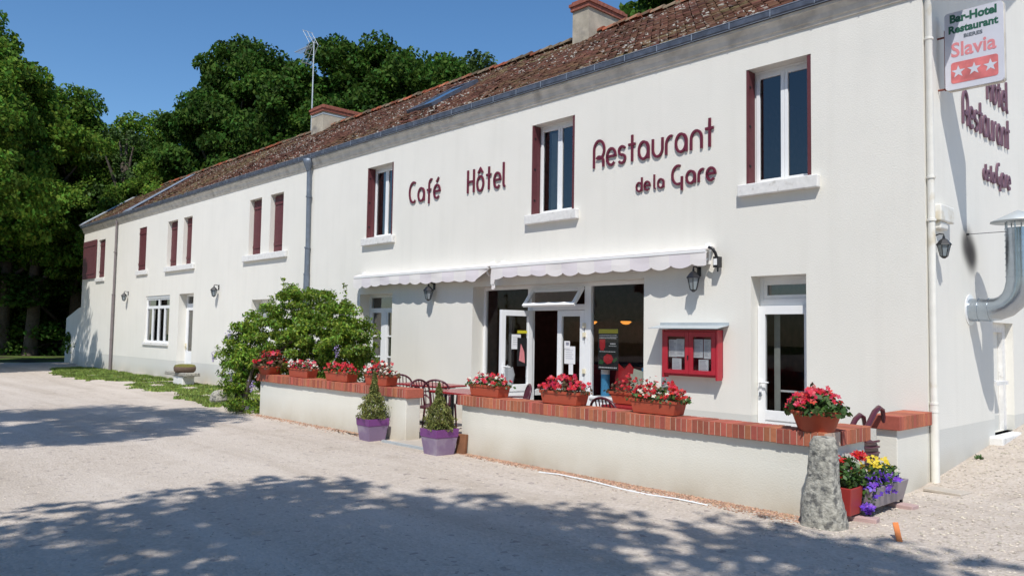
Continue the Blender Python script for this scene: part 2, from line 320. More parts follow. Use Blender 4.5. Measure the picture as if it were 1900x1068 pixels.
def dup(root, loc=None, rz=None, label=None, group=None, scale=None):
    def cp(o, par):
        c = o.copy(); COL.objects.link(c)
        if par: c.parent = par
        for ch in o.children: cp(ch, c)
        return c
    r = cp(root, None)
    if loc is not None: r.location = loc
    if rz is not None: r.rotation_euler = (0, 0, rz)
    if scale is not None: r.scale = scale
    if label: r["label"] = label
    if group: r["group"] = group
    return r
def quads_mesh(name, P, mats, parent=None, midx=None):
    """P: (N,4,3) array of quads, each its own island"""
    N = len(P); me = bpy.data.meshes.new(name)
    me.vertices.add(N * 4); me.vertices.foreach_set("co", P.reshape(-1).astype(np.float32))
    me.loops.add(N * 4); me.loops.foreach_set("vertex_index", np.arange(N * 4, dtype=np.int32))
    me.polygons.add(N); me.polygons.foreach_set("loop_start", np.arange(0, N * 4, 4, dtype=np.int32)); me.polygons.foreach_set("loop_total", np.full(N, 4, dtype=np.int32))
    if not isinstance(mats, (list, tuple)): mats = [mats]
    for x in mats: me.materials.append(M[x] if isinstance(x, str) else x)
    if midx is not None: me.polygons.foreach_set("material_index", midx.astype(np.int32))
    me.update(); me.validate()
    o = bpy.data.objects.new(name, me); COL.objects.link(o)
    if parent: o.parent = parent
    return o
def leaves(C, size, nrm=None, bias=0.6, aspect=0.55, rng=RNG, droop=0.0):
    """leaf quads (kite shaped, slightly folded) centred on C, normals near nrm"""
    N = len(C); n = rng.normal(size=(N, 3)); n /= np.linalg.norm(n, axis=1)[:, None] + 1e-9
    if nrm is not None: n = n * (1 - bias) + nrm * bias; n /= np.linalg.norm(n, axis=1)[:, None] + 1e-9
    a = rng.normal(size=(N, 3)); a[:, 2] -= droop; a -= n * (a * n).sum(1)[:, None]; a /= np.linalg.norm(a, axis=1)[:, None] + 1e-9
    b = np.cross(n, a); s = (size * rng.uniform(0.6, 1.3, N))[:, None]
    L = a * s * 0.5; W = b * s * 0.5 * aspect; f = n * s * 0.08
    return np.stack([C - L, C - W - L * 0.15 + f, C + L, C + W - L * 0.15 + f], axis=1)
def on_ellipsoid(N, c, r, rng=RNG, shell=0.75):
    d = rng.normal(size=(N, 3)); d /= np.linalg.norm(d, axis=1)[:, None]
    t = rng.uniform(shell ** 3, 1, N) ** (1 / 3)
    return np.array(c) + d * np.array(r) * t[:, None], d

# ------------------------------------------------------------------ ground
def smooth01(t): t = np.clip(t, 0, 1); return t * t * (3 - 2 * t)
def gz(x, y):
    x = np.asarray(x, float); y = np.asarray(y, float)
    g = 0.11 * np.clip(y + 0.35, 0, 7) * smooth01((x + 0.5) / 0.45) + 0.03 * smooth01((x + 0.3) / 1.0) * smooth01((y + 2.6) / 1.0)
    und = 0.012 * np.sin(x * 0.9 + 1) * np.sin(y * 1.1) + 0.008 * np.sin(x * 2.3 + y * 1.7)
    return g + und * smooth01((-2.9 - y) / 0.8) * smooth01((x + 60) / 5)
xs = np.concatenate([np.linspace(-260, -45, 16), np.arange(-44, -6, 0.8), np.arange(-6, 5, 0.25), np.arange(5, 14, 1.0), np.linspace(15, 140, 12)])
ys = np.concatenate([np.linspace(-160, -22, 12), np.arange(-21, -8, 1.0), np.arange(-8, 6, 0.25), np.arange(6, 14, 1.0), np.linspace(16, 180, 14)])
X, Y = np.meshgrid(xs, ys); Zg = gz(X, Y)
vs = np.stack([X.ravel(), Y.ravel(), Zg.ravel()], 1); nx, ny = len(xs), len(ys)
me = bpy.data.meshes.new("ground")
me.from_pydata(vs.tolist(), [], [(j * nx + i, j * nx + i + 1, (j + 1) * nx + i + 1, (j + 1) * nx + i) for j in range(ny - 1) for i in range(nx - 1)])
me.materials.append(M['gravel'])
for p in me.polygons: p.use_smooth = True
g = bpy.data.objects.new("ground", me); COL.objects.link(g); tag(g, "pale pinkish gravel forecourt in front of the white hotel", None, kind="structure")

# terrace floor slab
mb = MB(); mb.box(-11.5, -0.22, -2.38, 0.0, -0.3, 0.035); mb.box(-6.55, -5.22, -2.86, -2.38, -0.3, 0.03)
tag(mb.build("terrace_floor", 'concrete'), "grey concrete terrace floor behind the low brick-capped walls", None, kind="structure")

# ------------------------------------------------------------------ the hotel building
B = thing("hotel_building", "long white two-storey hotel building with brown tiled roof and maroon shutters", "building", (0, 0, 0))
XL = -34.3; ZT = 5.98
ops = [(-2.31, -1.37, 3.77, 5.38), (-6.55, -5.52, 3.77, 5.38), (-11.88, -10.85, 3.77, 5.38), (-17.95, -17.2, 3.77, 5.34), (-16.67, -15.92, 3.77, 5.34),
       (-24.3, -23.4, 3.77, 5.32), (-22.88, -22.15, 3.77, 5.32), (-27.2, -26.4, 3.77, 5.35), (-32.15, -31.25, 3.72, 5.28),
       (-26.2, -23.85, 1.18, 2.81), (-23.03, -21.8, 0.1, 2.81), (-17.62, -16.39, 1.15, 2.505), (-12.06, -10.78, 0.06, 2.51),
       (-8.1, -4.05, 0.06, 2.55), (-2.24, -1.45, 0.06, 2.5)]
def wall_grid(mb, u0, u1, z0, z1, ops, fn, depth, sign=1):
    us = sorted({u0, u1, *[o[0] for o in ops], *[o[1] for o in ops]}); zs = sorted({z0, z1, *[o[2] for o in ops], *[o[3] for o in ops]})
    for a, b in zip(us, us[1:]):
        for c, d in zip(zs, zs[1:]):
            um, zm = (a + b) / 2, (c + d) / 2
            if any(o[0] < um < o[1] and o[2] < zm < o[3] for o in ops): continue
            mb.quad(fn(a, 0, c), fn(b, 0, c), fn(b, 0, d), fn(a, 0, d))
    for (a, b, c, d) in ops:
        mb.quad(fn(a, 0, c), fn(a, 0, d), fn(a, depth, d), fn(a, depth, c)); mb.quad(fn(b, 0, d), fn(b, 0, c), fn(b, depth, c), fn(b, depth, d))
        mb.quad(fn(a, 0, d), fn(b, 0, d), fn(b, depth, d), fn(a, depth, d)); mb.quad(fn(b, 0, c), fn(a, 0, c), fn(a, depth, c), fn(b, depth, c))
mb = MB(); wall_grid(mb, XL, 0, -0.5, ZT, ops, lambda u, d, z: (u, d, z), 0.34)
mb.build("front_wall", 'wall', B)
mb = MB()  # gable wall with its niche, apex following the roof
RS = 0.64; RZ0 = 6.04; RY0 = -0.15; YR = 4.0
def rz(y): return RZ0 + RS * (y - RY0) if y <= YR else RZ0 + RS * (YR - RY0) - RS * (y - YR)
wall_grid(mb, 0, 8, -0.5, ZT, [(2.46, 3.38, 0.40, 1.93)], lambda u, d, z: (-d, u, z), 0.16)
mb.add([(0, 0, ZT), (0, 8, ZT), (0, 8, rz(8) - 0.07), (0, 4, rz(4) - 0.07), (0, 0, rz(0) - 0.07)], [(0, 1, 2, 3, 4)])
mb.quad((-0.16, 2.46, 0.4), (-0.16, 3.38, 0.4), (-0.16, 3.38, 1.93), (-0.16, 2.46, 1.93))
mb.quad((0, 8, -0.5), (-38.4, 8, -0.5), (-38.4, 8, 6.0), (0, 8, 6.0))
mb.quad((-38.4, 8, -0.5), (XL, 0, -0.5), (XL, 0, ZT), (-38.4, 8, 6.0))
mb.add([(XL, 0, ZT), (-38.4, 8, 6.0), (-38.6, 4, 8.6)], [(0, 1, 2)])
mb.build("side_and_rear_wall", 'wall', B)
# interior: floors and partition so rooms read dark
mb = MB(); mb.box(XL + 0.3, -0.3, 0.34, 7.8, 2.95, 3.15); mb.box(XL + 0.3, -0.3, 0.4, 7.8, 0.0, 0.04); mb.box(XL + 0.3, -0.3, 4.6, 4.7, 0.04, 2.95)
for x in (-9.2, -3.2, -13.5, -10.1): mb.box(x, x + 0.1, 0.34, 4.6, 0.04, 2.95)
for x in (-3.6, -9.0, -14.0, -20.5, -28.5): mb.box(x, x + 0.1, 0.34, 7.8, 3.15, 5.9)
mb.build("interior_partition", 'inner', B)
# cornice, gutter, downpipes
fx = lambda a, p: (a, p[0], p[1])
mb = MB(); mb.prism([(0.0, 5.735), (-0.022, 5.735), (-0.03, 5.775), (-0.045, 5.785), (-0.062, 5.85), (-0.095, 5.905), (-0.11, 5.915), (-0.11, 5.955), (0.0, 5.955)][::-1], 0.03, XL - 0.05, fx)
mb.build("cornice", 'cornice', B)
mb = MB()
gp = [(-0.03, 6.05), (-0.03, 5.975), (-0.05, 5.962), (-0.13, 5.962), (-0.152, 5.985), (-0.155, 6.06), (-0.149, 6.068), (-0.143, 6.06), (-0.14, 5.995), (-0.12, 5.975), (-0.055, 5.975), (-0.042, 5.99), (-0.04, 6.05)]
mb.prism(gp[::-1], 0.55, XL - 0.12, fx)
xg = 0.0
while xg > XL:
    mb.box(xg - 0.007, xg + 0.007, -0.1565, -0.03, 5.958, 5.961, 1); mb.box(xg - 0.007, xg + 0.007, -0.159, -0.156, 5.97, 6.075, 1); xg -= 0.62
mb.tube([(0.12, -0.155, 6.066), (XL - 0.12, -0.155, 6.066)], 0.007, 6, 1); mb.tube([(0.12, -0.14, 5.961), (XL - 0.12, -0.14, 5.961)], 0.005, 6, 1)
mb.build("gutter", ['gutter', 'zincmid'], B)
mb = MB()  # zinc hopper and pipe between the two parts of the front
mb.tube([(-14.42, -0.1, 5.99), (-14.42, -0.1, 5.93)], 0.06, 12); mb.lathe([(0.05, -0.30), (0.06, -0.26), (0.12, -0.12), (0.13, -0.08), (0.13, 0.0), (0.05, 0.02)], -14.42, -0.12, 5.96, 16)
mb.tube([(-14.42, -0.1, 5.72), (-14.42, -0.07, 3.7)], 0.055, 12); mb.tube([(-14.42, -0.075, 3.72), (-14.42, -0.075, 3.0)], 0.064, 12); mb.tube([(-14.42, -0.075, 3.1), (-14.42, -0.075, 0.0)], 0.075, 12)
for z in (5.0, 3.72, 3.05, 1.5): mb.tube([(-14.42, -0.08, z), (-14.42, -0.08, z + 0.03)], 0.078, 12)
mb.build("downpipe", 'zinc', B)["label"] = "grey zinc downpipe with hopper head"
mb = MB(); mb.tube([(-29.67, -0.08, 5.95), (-29.67, -0.07, 5.75), (-29.67, -0.07, 2.9)], 0.04, 10); mb.tube([(-29.67, -0.075, 2.95), (-29.67, -0.075, 0)], 0.055, 10)
for z in (4.6, 2.95, 1.2): mb.tube([(-29.67, -0.075, z), (-29.67, -0.075, z + 0.03)], 0.065, 10)
mb.build("downpipe", 'brownpipe', B)["label"] = "thin brown downpipe at the far end"
mb = MB(); mb.tube([(0.10, -0.10, 5.96), (0.10, -0.02, 5.85), (0.05, 0.055, 5.65), (0.05, 0.06, 3.3), (0.05, 0.06, 0.9)], 0.04, 12); mb.tube([(0.05, 0.06, 0.93), (0.05, 0.06, 0.0)], 0.047, 12)
for z in (5.2, 3.55, 3.05, 0.93, 0.84): mb.tube([(0.05, 0.06, z), (0.05, 0.06, z + 0.025)], 0.051, 12)
mb.build("downpipe", 'pipe', B)["label"] = "cream painted downpipe on the near corner"

# roof tiles: real overlapping flat tiles
def roof():
    sl = math.hypot(1, RS); t = np.array([0, 1 / sl, RS / sl]); nn = np.array([0, -RS / sl, 1 / sl])
    L = (YR - (RY0 + 0.02)) * sl; course = 0.14; nc = int(L / course); w_ = 0.17; rng = np.random.default_rng(3)
    Q = []; xr = 0.56
    for c in range(nc):
        s0 = c * course; f = (s0 / L); xl = XL - 0.15 + f * (-38.6 - XL); n_ = int((xr - xl) / w_)
        off = (c % 2) * w_ / 2
        X0 = xr - off - np.arange(n_) * w_ - w_; k = len(X0)
        jit = rng.uniform(0, 0.018, k); wb = 0.012 * np.sin(X0 * 0.8) + 0.01 * np.sin(X0 * 2.1 + c * 0.2); s_ = s0 + rng.normal(0, 0.006, k); lft = rng.uniform(0.018, 0.034, k)
        for a in range(1):
            o = np.array([0, RY0 + 0.02, RZ0]); base = o + t * s_[:, None] + nn * (jit + wb)[:, None]
            base[:, 0] = X0; g_ = rng.uniform(0.003, 0.008, k)
            p0 = base + nn * lft[:, None]; p0[:, 0] = X0 + g_; p1 = p0.copy(); p1[:, 0] = X0 + w_ - g_
            q0 = base + t * (course * 1.35); q0[:, 0] = X0 + g_; q1 = q0.copy(); q1[:, 0] = X0 + w_ - g_
            b0 = base - nn * 0.01; b0[:, 0] = X0 + g_; b1 = b0.copy(); b1[:, 0] = X0 + w_ - g_
            V = np.stack([p0, p1, q1, q0, b0, b1], 1); Q.append(V)
    V = np.concatenate(Q); N = len(V)
    me = bpy.data.meshes.new("roof_tiles"); idx = np.arange(N)[:, None] * 6
    faces = np.concatenate([idx + np.array([[0, 1, 2, 3]]), idx + np.array([[4, 5, 1, 0]])])
    me.vertices.add(N * 6); me.vertices.foreach_set("co", V.reshape(-1).astype(np.float32))
    F_ = len(faces); me.loops.add(F_ * 4); me.loops.foreach_set("vertex_index", faces.reshape(-1).astype(np.int32))
    me.polygons.add(F_); me.polygons.foreach_set("loop_start", np.arange(0, F_ * 4, 4, dtype=np.int32)); me.polygons.foreach_set("loop_total", np.full(F_, 4, dtype=np.int32))
    me.materials.append(M['tile']); me.update(); me.validate()
    mb = MB(); zr = rz(YR); e = 0.03
    mb.quad((0.55, RY0, RZ0 - e), (0.55, YR, zr - e), (-38.6, YR, zr - e), (XL - 0.15, RY0, RZ0 - e))
    mb.quad((0.55, YR, zr - e), (0.55, 8.2, rz(8.2) - e), (-38.6, 8.2, rz(8.2) - e), (-38.6, YR, zr - e))
    mb.quad((0.55, RY0, RZ0 - e - 0.05), (0.55, YR, zr - e - 0.05), (0.55, YR, zr + 0.0), (0.55, RY0, RZ0 + 0.0))
    mb.quad((0.55, YR, zr - e - 0.05), (0.55, 8.2, rz(8.2) - e - 0.05), (0.55, 8.2, rz(8.2)), (0.55, YR, zr))
    rf = mb.build("roof", 'under', B)
    o = bpy.data.objects.new("roof_tiles", me); COL.objects.link(o); o.parent = rf
    # ridge caps
    rng2 = random.Random(4); mb = MB(); x = 0.56
    while x > -38.5:
        if not (-8.95 < x < -8.3 or -21.3 < x < -20.3):
            dz = rng2.uniform(-0.015, 0.02); k = 9; pr = [(YR + 0.105 * math.cos(math.pi * i / (k - 1)), zr + 0.0 + dz + 0.095 * math.sin(math.pi * i / (k - 1))) for i in range(k)]
            pr2 = [(YR + 0.125 * math.cos(math.pi * i / (k - 1)), zr + 0.012 + dz + 0.115 * math.sin(math.pi * i / (k - 1))) for i in range(k)]
            vs = [(x, *p) for p in pr2] + [(x - 0.33, *p) for p in pr]
            mb.add(vs, [(i, i + 1, k + i + 1, k + i) for i in range(k - 1)] + [tuple(range(k))], 0, False)
        elif mb.n: mb.build("ridge_tiles", 'ridge', rf); mb = MB()
        x -= 0.34
    mb.build("ridge_tiles", 'ridge', rf)
    # zinc strip on the far slope and hip flashing at the end
    def pl(x, y, up): return (x, y, rz(y) + up)
    mb = MB(); mb.add([pl(-27.75, -0.14, .035), pl(-28.8, -0.14, .035), pl(-33.1, 4, .035), pl(-32.3, 4, .035), pl(-27.75, -0.14, .07), pl(-28.8, -0.14, .07), pl(-33.1, 4, .07), pl(-32.3, 4, .07)],
                     [(4, 5, 6, 7), (0, 4, 7, 3), (1, 2, 6, 5), (0, 1, 5, 4)])
    mb.build("zinc_valley", 'zincmid', rf)
    mb = MB(); mb.tube([pl(XL - 0.16, -0.15, .05), pl(-38.6, 4, .06)], 0.05, 6); mb.build("edge_flashing", 'zincpale', rf)
    # skylight
    def sk(x, y, up): return Vector((x, y, rz(y))) + Vector((0, -RS / sl, 1 / sl)) * up
    mb = MB(); x0, x1, y0, y1 = -12.15, -11.15, 1.25, 2.65
    for (a, b, c, d) in ((x0, x1, y0, y0 + .09), (x0, x1, y1 - .09, y1), (x0, x0 + .08, y0 + .09, y1 - .09), (x1 - .08, x1, y0 + .09, y1 - .09)):
        vs = [sk(xx, yy, u) for u in (0.0, 0.09) for yy in (c, d) for xx in (a, b)]
        mb.add(vs, [(0, 2, 3, 1), (4, 5, 7, 6), (0, 1, 5, 4), (2, 6, 7, 3), (0, 4, 6, 2), (1, 3, 7, 5)])
    s = mb.build("skylight", 'gutter', B)
    mb = MB(); mb.quad(sk(x0 + .08, y0 + .09, .07), sk(x1 - .08, y0 + .09, .07), sk(x1 - .08, y1 - .09, .07), sk(x0 + .08, y1 - .09, .07)); mb.build("pane", 'glassdark', s)
    # chimneys
    for (cx0, cx1, cy0, cy1, ztop, nm) in ((-8.92, -8.42, 3.6, 4.85, 9.42, "tall rendered chimney with brick cap near the right end"), (-21.2, -20.4, 3.6, 5.2, 9.36, "squat rendered chimney with brick cap beside the aerial")):
        mb = MB(); mb.box(cx0, cx1, cy0, cy1, 7.9, ztop - 0.2)
        c = mb.build("chimney", 'chimney', B); c["label"] = nm
        mb = MB(); mb.box(cx0 - .04, cx1 + .04, cy0 - .04, cy1 + .04, ztop - 0.20, ztop - 0.10); mb.box(cx0 - .07, cx1 + .07, cy0 - .07, cy1 + .07, ztop - 0.098, ztop - 0.03); mb.box(cx0 - .02, cx1 + .02, cy0 - .02, cy1 + .02, ztop - 0.028, ztop + 0.03)
        mb.build("chimney_cap", 'chimcap', c)
        if cx0 < -20:
            mb = MB(); mb.box(cx0 - .01, cx1 + .01, cy0 - .01, cy1 + .01, ztop - 0.30, ztop - 0.26); mb.build("strap", 'zincpale', c)
roof()

# windows
def frame_mb(mb, x0, x1, z0, z1, y, w_=0.055, d=0.05, m=0):
    mb.box(x0, x0 + w_, y, y + d, z0, z1, m); mb.box(x1 - w_, x1, y, y + d, z0, z1, m)
    mb.box(x0 + w_, x1 - w_, y, y + d, z0, z0 + w_, m); mb.box(x0 + w_, x1 - w_, y, y + d, z1 - w_, z1, m)
def pane(par, x0, x1, z0, z1, y, m='glass'):
    mb = MB(); mb.quad((x0, y, z0), (x1, y, z0), (x1, y, z1), (x0, y, z1)); return mb.build("pane", m, par)
def sill(par, x0, x1, z0=3.6, z1=3.765, out=0.085):
    mb = MB(); mb.box(x0, x1, -out, 0.001, z0, z1); o = mb.build("sill", 'stone', par, bevel=0.012); return o
for i, (x0, x1, z0, z1) in enumerate(ops[:3]):
    mb = MB(); Yf = 0.20; xm = (x0 + x1) / 2
    frame_mb(mb, x0 + 0.02, x1 - 0.02, z0 + 0.0, z1 - 0.03, Yf, 0.03, 0.07); mb.box(x0 + .02, x1 - .02, Yf - 0.01, Yf + 0.06, z1 - 0.03, z1)
    for a, b in ((x0 + .05, xm), (xm, x1 - .05)): frame_mb(mb, a + .002, b - .002, z0 + .03, z1 - .06, Yf - 0.015, 0.05, 0.05)
    W = mb.build("window", 'pvc', B, bevel=0.004)
    W["label"] = ["upper window nearest the corner, reflecting trees", "upper window between the two signs, pale curtain inside", "upper window above the left end of the awning"][i]
    for a, b in ((x0 + .10, xm - .05), (xm + .05, x1 - .10)): pane(W, a, b, z0 + .08, z1 - .11, Yf + 0.01)
    sill(W, x0 - 0.09, x1 + 0.12)
    for (a, b) in ((x0 + .002, x0 + 0.035), (x1 - 0.055, x1 - .002)):
        mb = MB(); k = 2
        for j in range(k):
            mb.box(a, b - (0.004 if j else 0), 0.006 + j * 0.092, 0.006 + j * 0.092 + 0.086, z0 + 0.005, z1 - 0.01)
        for z in (z0 + .25, (z0 + z1) / 2, z1 - .25): mb.box(a - 0 if a > xm else a, b + (0.006 if a < xm else 0), 0.03, 0.07, z, z + 0.03, 1)
        mb.build("folded_shutter", ['maroon', 'blackmetal'], W)
    if i:
        mb = MB(); pts = 15
        cx0, cx1 = x0 + 0.14, x0 + 0.36
        for j in range(pts - 1):
            a = cx0 + (cx1 - cx0) * j / (pts - 1); b = cx0 + (cx1 - cx0) * (j + 1) / (pts - 1)
            mb.quad((a, 0.36 + 0.02 * (j % 2), z0 + .06), (b, 0.36 + 0.02 * ((j + 1) % 2), z0 + .06), (b, 0.36 + 0.02 * ((j + 1) % 2), z1 - .1), (a, 0.36 + 0.02 * (j % 2), z1 - .1))
        mb.build("curtain", 'curtain', W)
def shutter_mb(mb, x0, x1, z0, z1, y, d=0.04):
    n_ = max(2, int(round((x1 - x0) / 0.12))); w_ = (x1 - x0) / n_
    for j in range(n_): mb.box(x0 + j * w_ + 0.002, x0 + (j + 1) * w_ - 0.002, y, y + d, z0, z1)
    for z in (z0 + 0.18, z1 - 0.24): mb.box(x0 + .02, x1 - .02, y - 0.018, y - 0.001, z, z + 0.08)
# narrow paired openings closed by maroon shutters
for grp, sx0, sx1 in (((3, 4), -18.2, -15.6), ((5, 6), -24.35, -21.8)):
    mb = MB(); mb.box(sx0, sx1, -0.08, 0.001, 3.585, 3.755); S = mb.build("window_sill", 'stone', B, bevel=0.012)
    for gi in grp:
        x0, x1, z0, z1 = ops[gi]; mb = MB(); shutter_mb(mb, x0 + .01, x1 - .01, z0 + .01, z1 - .03, 0.13)
        mb.build("shutter", 'maroon', B)["label"] = "closed maroon board shutter set back in a narrow opening"
x0, x1, z0, z1 = ops[7]; mb = MB(); shutter_mb(mb, x0 + .01, x1 - .01, z0 + .01, z1 - .01, 0.02); mb.build("shutter", 'maroon', B)["label"] = "single closed maroon shutter flush with the wall"
mb = MB(); mb.box(-27.28, -26.1, -0.06, 0.001, 3.6, 3.765); mb.build("window_sill", 'stone', B, bevel=0.01)
mb = MB(); x0, x1, z0, z1 = ops[8]; frame_mb(mb, x0, x1, z0, z1, 0.12, 0.06); mb.box((x0 + x1) / 2 - .03, (x0 + x1) / 2 + .03, 0.12, 0.17, z0 + .06, z1 - .06)
W = mb.build("window", 'pvc', B); W["label"] = "small far window with one shutter swung open"
pane(W, x0 + .06, x1 - .06, z0 + .06, z1 - .06, 0.15); sill(W, -32.3, -31.15, 3.55, 3.7, 0.06)
mb = MB(); shutter_mb(mb, -34.12, -32.32, 3.72, 5.33, -0.06); mb.build("shutter", 'maroon', W)
mb = MB(); shutter_mb(mb, x0 + .06, x0 + .62, z0 + .02, z1 - .02, 0.06); mb.build("shutter", 'maroon', W)
# ground-floor window of the left wing
x0, x1, z0, z1 = ops[9]; mb = MB(); Yf = 0.06
frame_mb(mb, x0, x1, z0, z1 - .08, Yf, 0.07, 0.07); mb.box(x0, x1, Yf - 0.03, Yf + .05, z1 - .08, z1); mb.box(x0 + .07, x1 - .07, Yf - .005, Yf + .07, 2.36, 2.46)
for k in range(1, 4): xx = x0 + (x1 - x0) * k / 4; mb.box(xx - .055, xx + .055, Yf - .004, Yf + .068, z0 + .07, 2.36)
xx = (x0 + x1) / 2; mb.box(xx - .04, xx + .04, Yf - .004, Yf + .068, 2.46, z1 - .15)
W = mb.build("window", 'pvc', B); W["label"] = "wide white four-light window beside the far door"
for k in range(4):
    a = x0 + (x1 - x0) * k / 4; b = x0 + (x1 - x0) * (k + 1) / 4; pane(W, a + .05, b - .05, z0 + .06, 2.37, Yf + .03, 'glassdark')
pane(W, x0 + .06, x1 - .06, 2.45, z1 - .13, Yf + .03, 'glassdark')
mb = MB(); mb.box(x0 - .1, x1 + .02, -0.05, 0.001, 1.09, 1.175); mb.build("sill", 'stone', W)
# far door
x0, x1, z0, z1 = ops[10]; mb = MB(); frame_mb(mb, x0, x1, z0, z1, 0.26, 0.08, 0.07); mb.box(x0 + .08, x1 - .08, 0.26, .33, 2.42, 2.50)
D = mb.build("door", 'pvc', B); D["label"] = "narrow white glazed door of the left wing"
pane(D, x0 + .08, x1 - .08, 2.50, z1 - .08, .30, 'glassdark')
mb = MB(); frame_mb(mb, x0 + .08, x1 - .08, z0 + .02, 2.42, 0.245, 0.14, 0.05); mb.box(x0 + .22, x1 - .22, .245, .295, .16, .95); mb.build("door_leaf", 'pvc', D)
pane(D, x0 + .22, x1 - .22, .95, 2.28, .27, 'glassdark')
mb = MB(); mb.box(x0 + .12, x0 + .16, .2, .245, 1.0, 1.2); mb.box(x0 + .12, x0 + .26, .19, .205, 1.1, 1.12); mb.build("handle", 'ivory', D)
# small window behind the climber
x0, x1, z0, z1 = ops[11]; mb = MB(); frame_mb(mb, x0, x1, z0, z1, 0.27, 0.09, 0.06); mb.box(x0 + .5, x0 + .6, .27, .33, z0 + .09, z1 - .09); mb.box(x0 + .09, x0 + .5, .29, .32, z0 + .09, z1 - .09)
W = mb.build("window", 'pvc', B); W["label"] = "small ground floor window half hidden by the climber"; pane(W, x0 + .6, x1 - .09, z0 + .09, z1 - .09, .30, 'glassdark')
# french window at the left end of the awning
x0, x1, z0, z1 = ops[12]; mb = MB(); Yf = 0.26; frame_mb(mb, x0, x1, z0, z1, Yf, 0.07, 0.07); mb.box(x0 + .07, x1 - .07, Yf, Yf + .07, 2.10, 2.20)
xm = (x0 + x1) / 2 - .02; mb.box(xm - .07, xm + .07, Yf - .01, Yf + .05, z0 + .07, 2.10)
for a, b in ((x0 + .07, xm - .07), (xm + .07, x1 - .07)):
    mb.box(a, a + .06, Yf, Yf + .05, z0 + .07, 2.10); mb.box(b - .06, b, Yf, Yf + .05, z0 + .07, 2.10)
    for z in (1.10, 1.56): mb.box(a + .06, b - .06, Yf + .005, Yf + .045, z, z + .035)
    mb.box(a + .06, b - .06, Yf, Yf + .05, .13, .6)
W = mb.build("french_window", 'pvc', B); W["label"] = "white french window with glazing bars at the left end of the awning"
pane(W, x0 + .07, x1 - .07, 2.2, z1 - .07, Yf + .03); pane(W, x0 + .13, xm - .13, .6, 2.1, Yf + .03); pane(W, xm + .13, x1 - .13, .6, 2.1, Yf + .03)

# main shop front
x0, x1, z0, z1 = ops[13]; Yf = 0.28
mb = MB(); mb.box(x0, x0 + .06, Yf, Yf + .07, z0, z1); mb.box(x1 - .06, x1, Yf, Yf + .07, z0, z1); mb.box(x0 + .06, x1 - .06, Yf, Yf + .07, z1 - .06, z1)
mb.box(-6.87, -6.77, Yf - .01, Yf + .08, z0, z1 - .06); mb.box(-5.50, -5.36, Yf - .01, Yf + .08, z0, z1 - .06); mb.box(-6.77, -5.50, Yf, Yf + .07, 2.09, 2.19)
for a, b in ((x0 + .06, -6.87), (-5.36, x1 - .06)): mb.box(a, b, Yf, Yf + .07, z0, .62); mb.box(a, b, Yf - .03, Yf + .07, .62, .66)
SF = mb.build("shop_front", 'pvc', B, bevel=0.004); SF["label"] = "white framed glazed shop front of the bar"
pane(SF, x0 + .06, -6.87, .66, z1 - .06, Yf + .04, 'glass_low'); pane(SF, -5.36, x1 - .06, .66, z1 - .06, Yf + .04, 'glass_low')
mb = MB()  # closed right leaf
frame_mb(mb, -6.13, -5.505, .10, 2.085, Yf - .005, 0.10, 0.06); mb.box(-6.03, -5.60, Yf + .005, Yf + .04, .2, .62); mb.box(-6.03, -5.6, Yf - .005, Yf + .055, .62, .72)
DL = mb.build("door_leaf", 'pvc', B, bevel=0.004); DL["label"] = "closed right leaf of the bar door with notices"
pane(DL, -6.03, -5.60, .72, 1.985, Yf + .03, 'glass_low')
mb = MB(); mb.box(-5.97, -5.72, Yf + .012, Yf + .015, 1.17, 1.47); mb.box(-5.97, -5.84, Yf + .006, Yf + .009, 1.43, 1.56); mb.box(-5.87, -5.77, Yf + .016, Yf + .018, .99, 1.2)
mb.box(-5.93, -5.86, Yf + .003, Yf + .005, 1.49, 1.54, 1)
for k in range(5): mb.box(-5.94, -5.76 - .03 * (k % 2), Yf + .0095, Yf + .0115, 1.40 - k * .035, 1.405 - k * .035, 1)
mb.build("notice", ['paper', 'ink'], DL)
# open left leaf, hinged at the left post
T = Matrix.Translation((-6.76, 0.27, 0)) @ Matrix.Rotation(math.pi + 1.50, 4, 'Z')
mb = MB(); Wd = 0.72
for bx in ((0, .10, .10, 2.085), (Wd - .10, Wd, .10, 2.085), (.10, Wd - .10, 1.985, 2.085), (.10, Wd - .10, .10, .24), (.10, Wd - .10, .66, .78)): mb.box(bx[0], bx[1], -.03, .03, bx[2], bx[3], 0, T)
mb.box(.10, Wd - .10, -.018, .018, .24, .66, 0, T)
DL = mb.build("door_leaf", 'pvc', B, bevel=0.004); DL["label"] = "open left leaf of the bar door swung out over the terrace"
mb = MB(); mb.add([T @ Vector(p) for p in ((.10, 0, .78), (Wd - .10, 0, .78), (Wd - .10, 0, 1.985), (.10, 0, 1.985))], [(0, 1, 2, 3)]); mb.build("pane", 'glass_low', DL)
mb = MB()
for s in (-1, 1): mb.box(Wd - .07, Wd - .04, .03 * s, .045 * s, .98, 1.16, 0, T); mb.tube([T @ Vector((Wd - .055, .03 * s, 1.1)), T @ Vector((Wd - .055, .08 * s, 1.1)), T @ Vector((Wd - .17, .08 * s, 1.09))], 0.011, 8)
mb.build("handle", 'pvc', DL)
mb = MB(); mb.box(.26, .47, .006, .009, 1.40, 1.66, 0, T); mb.box(.12, .34, .010, .013, 1.10, 1.60, 1, T); mb.box(.12, .34, .010, .0135, 1.68, 1.73, 2, T)
mb.add([T @ Vector((x, .014, z)) for x, z in ((.16, 1.15), (.30, 1.2), (.26, 1.5), (.18, 1.35))], [(0, 1, 2, 3)], 3)
for k in range(4): mb.box(.29, .44, .0095, .0105, 1.60 - k * .04, 1.605 - k * .04, 4, T)
mb.build("notice", ['paper', 'posterblack', 'posteryellow', 'signpink', 'ink'], DL)
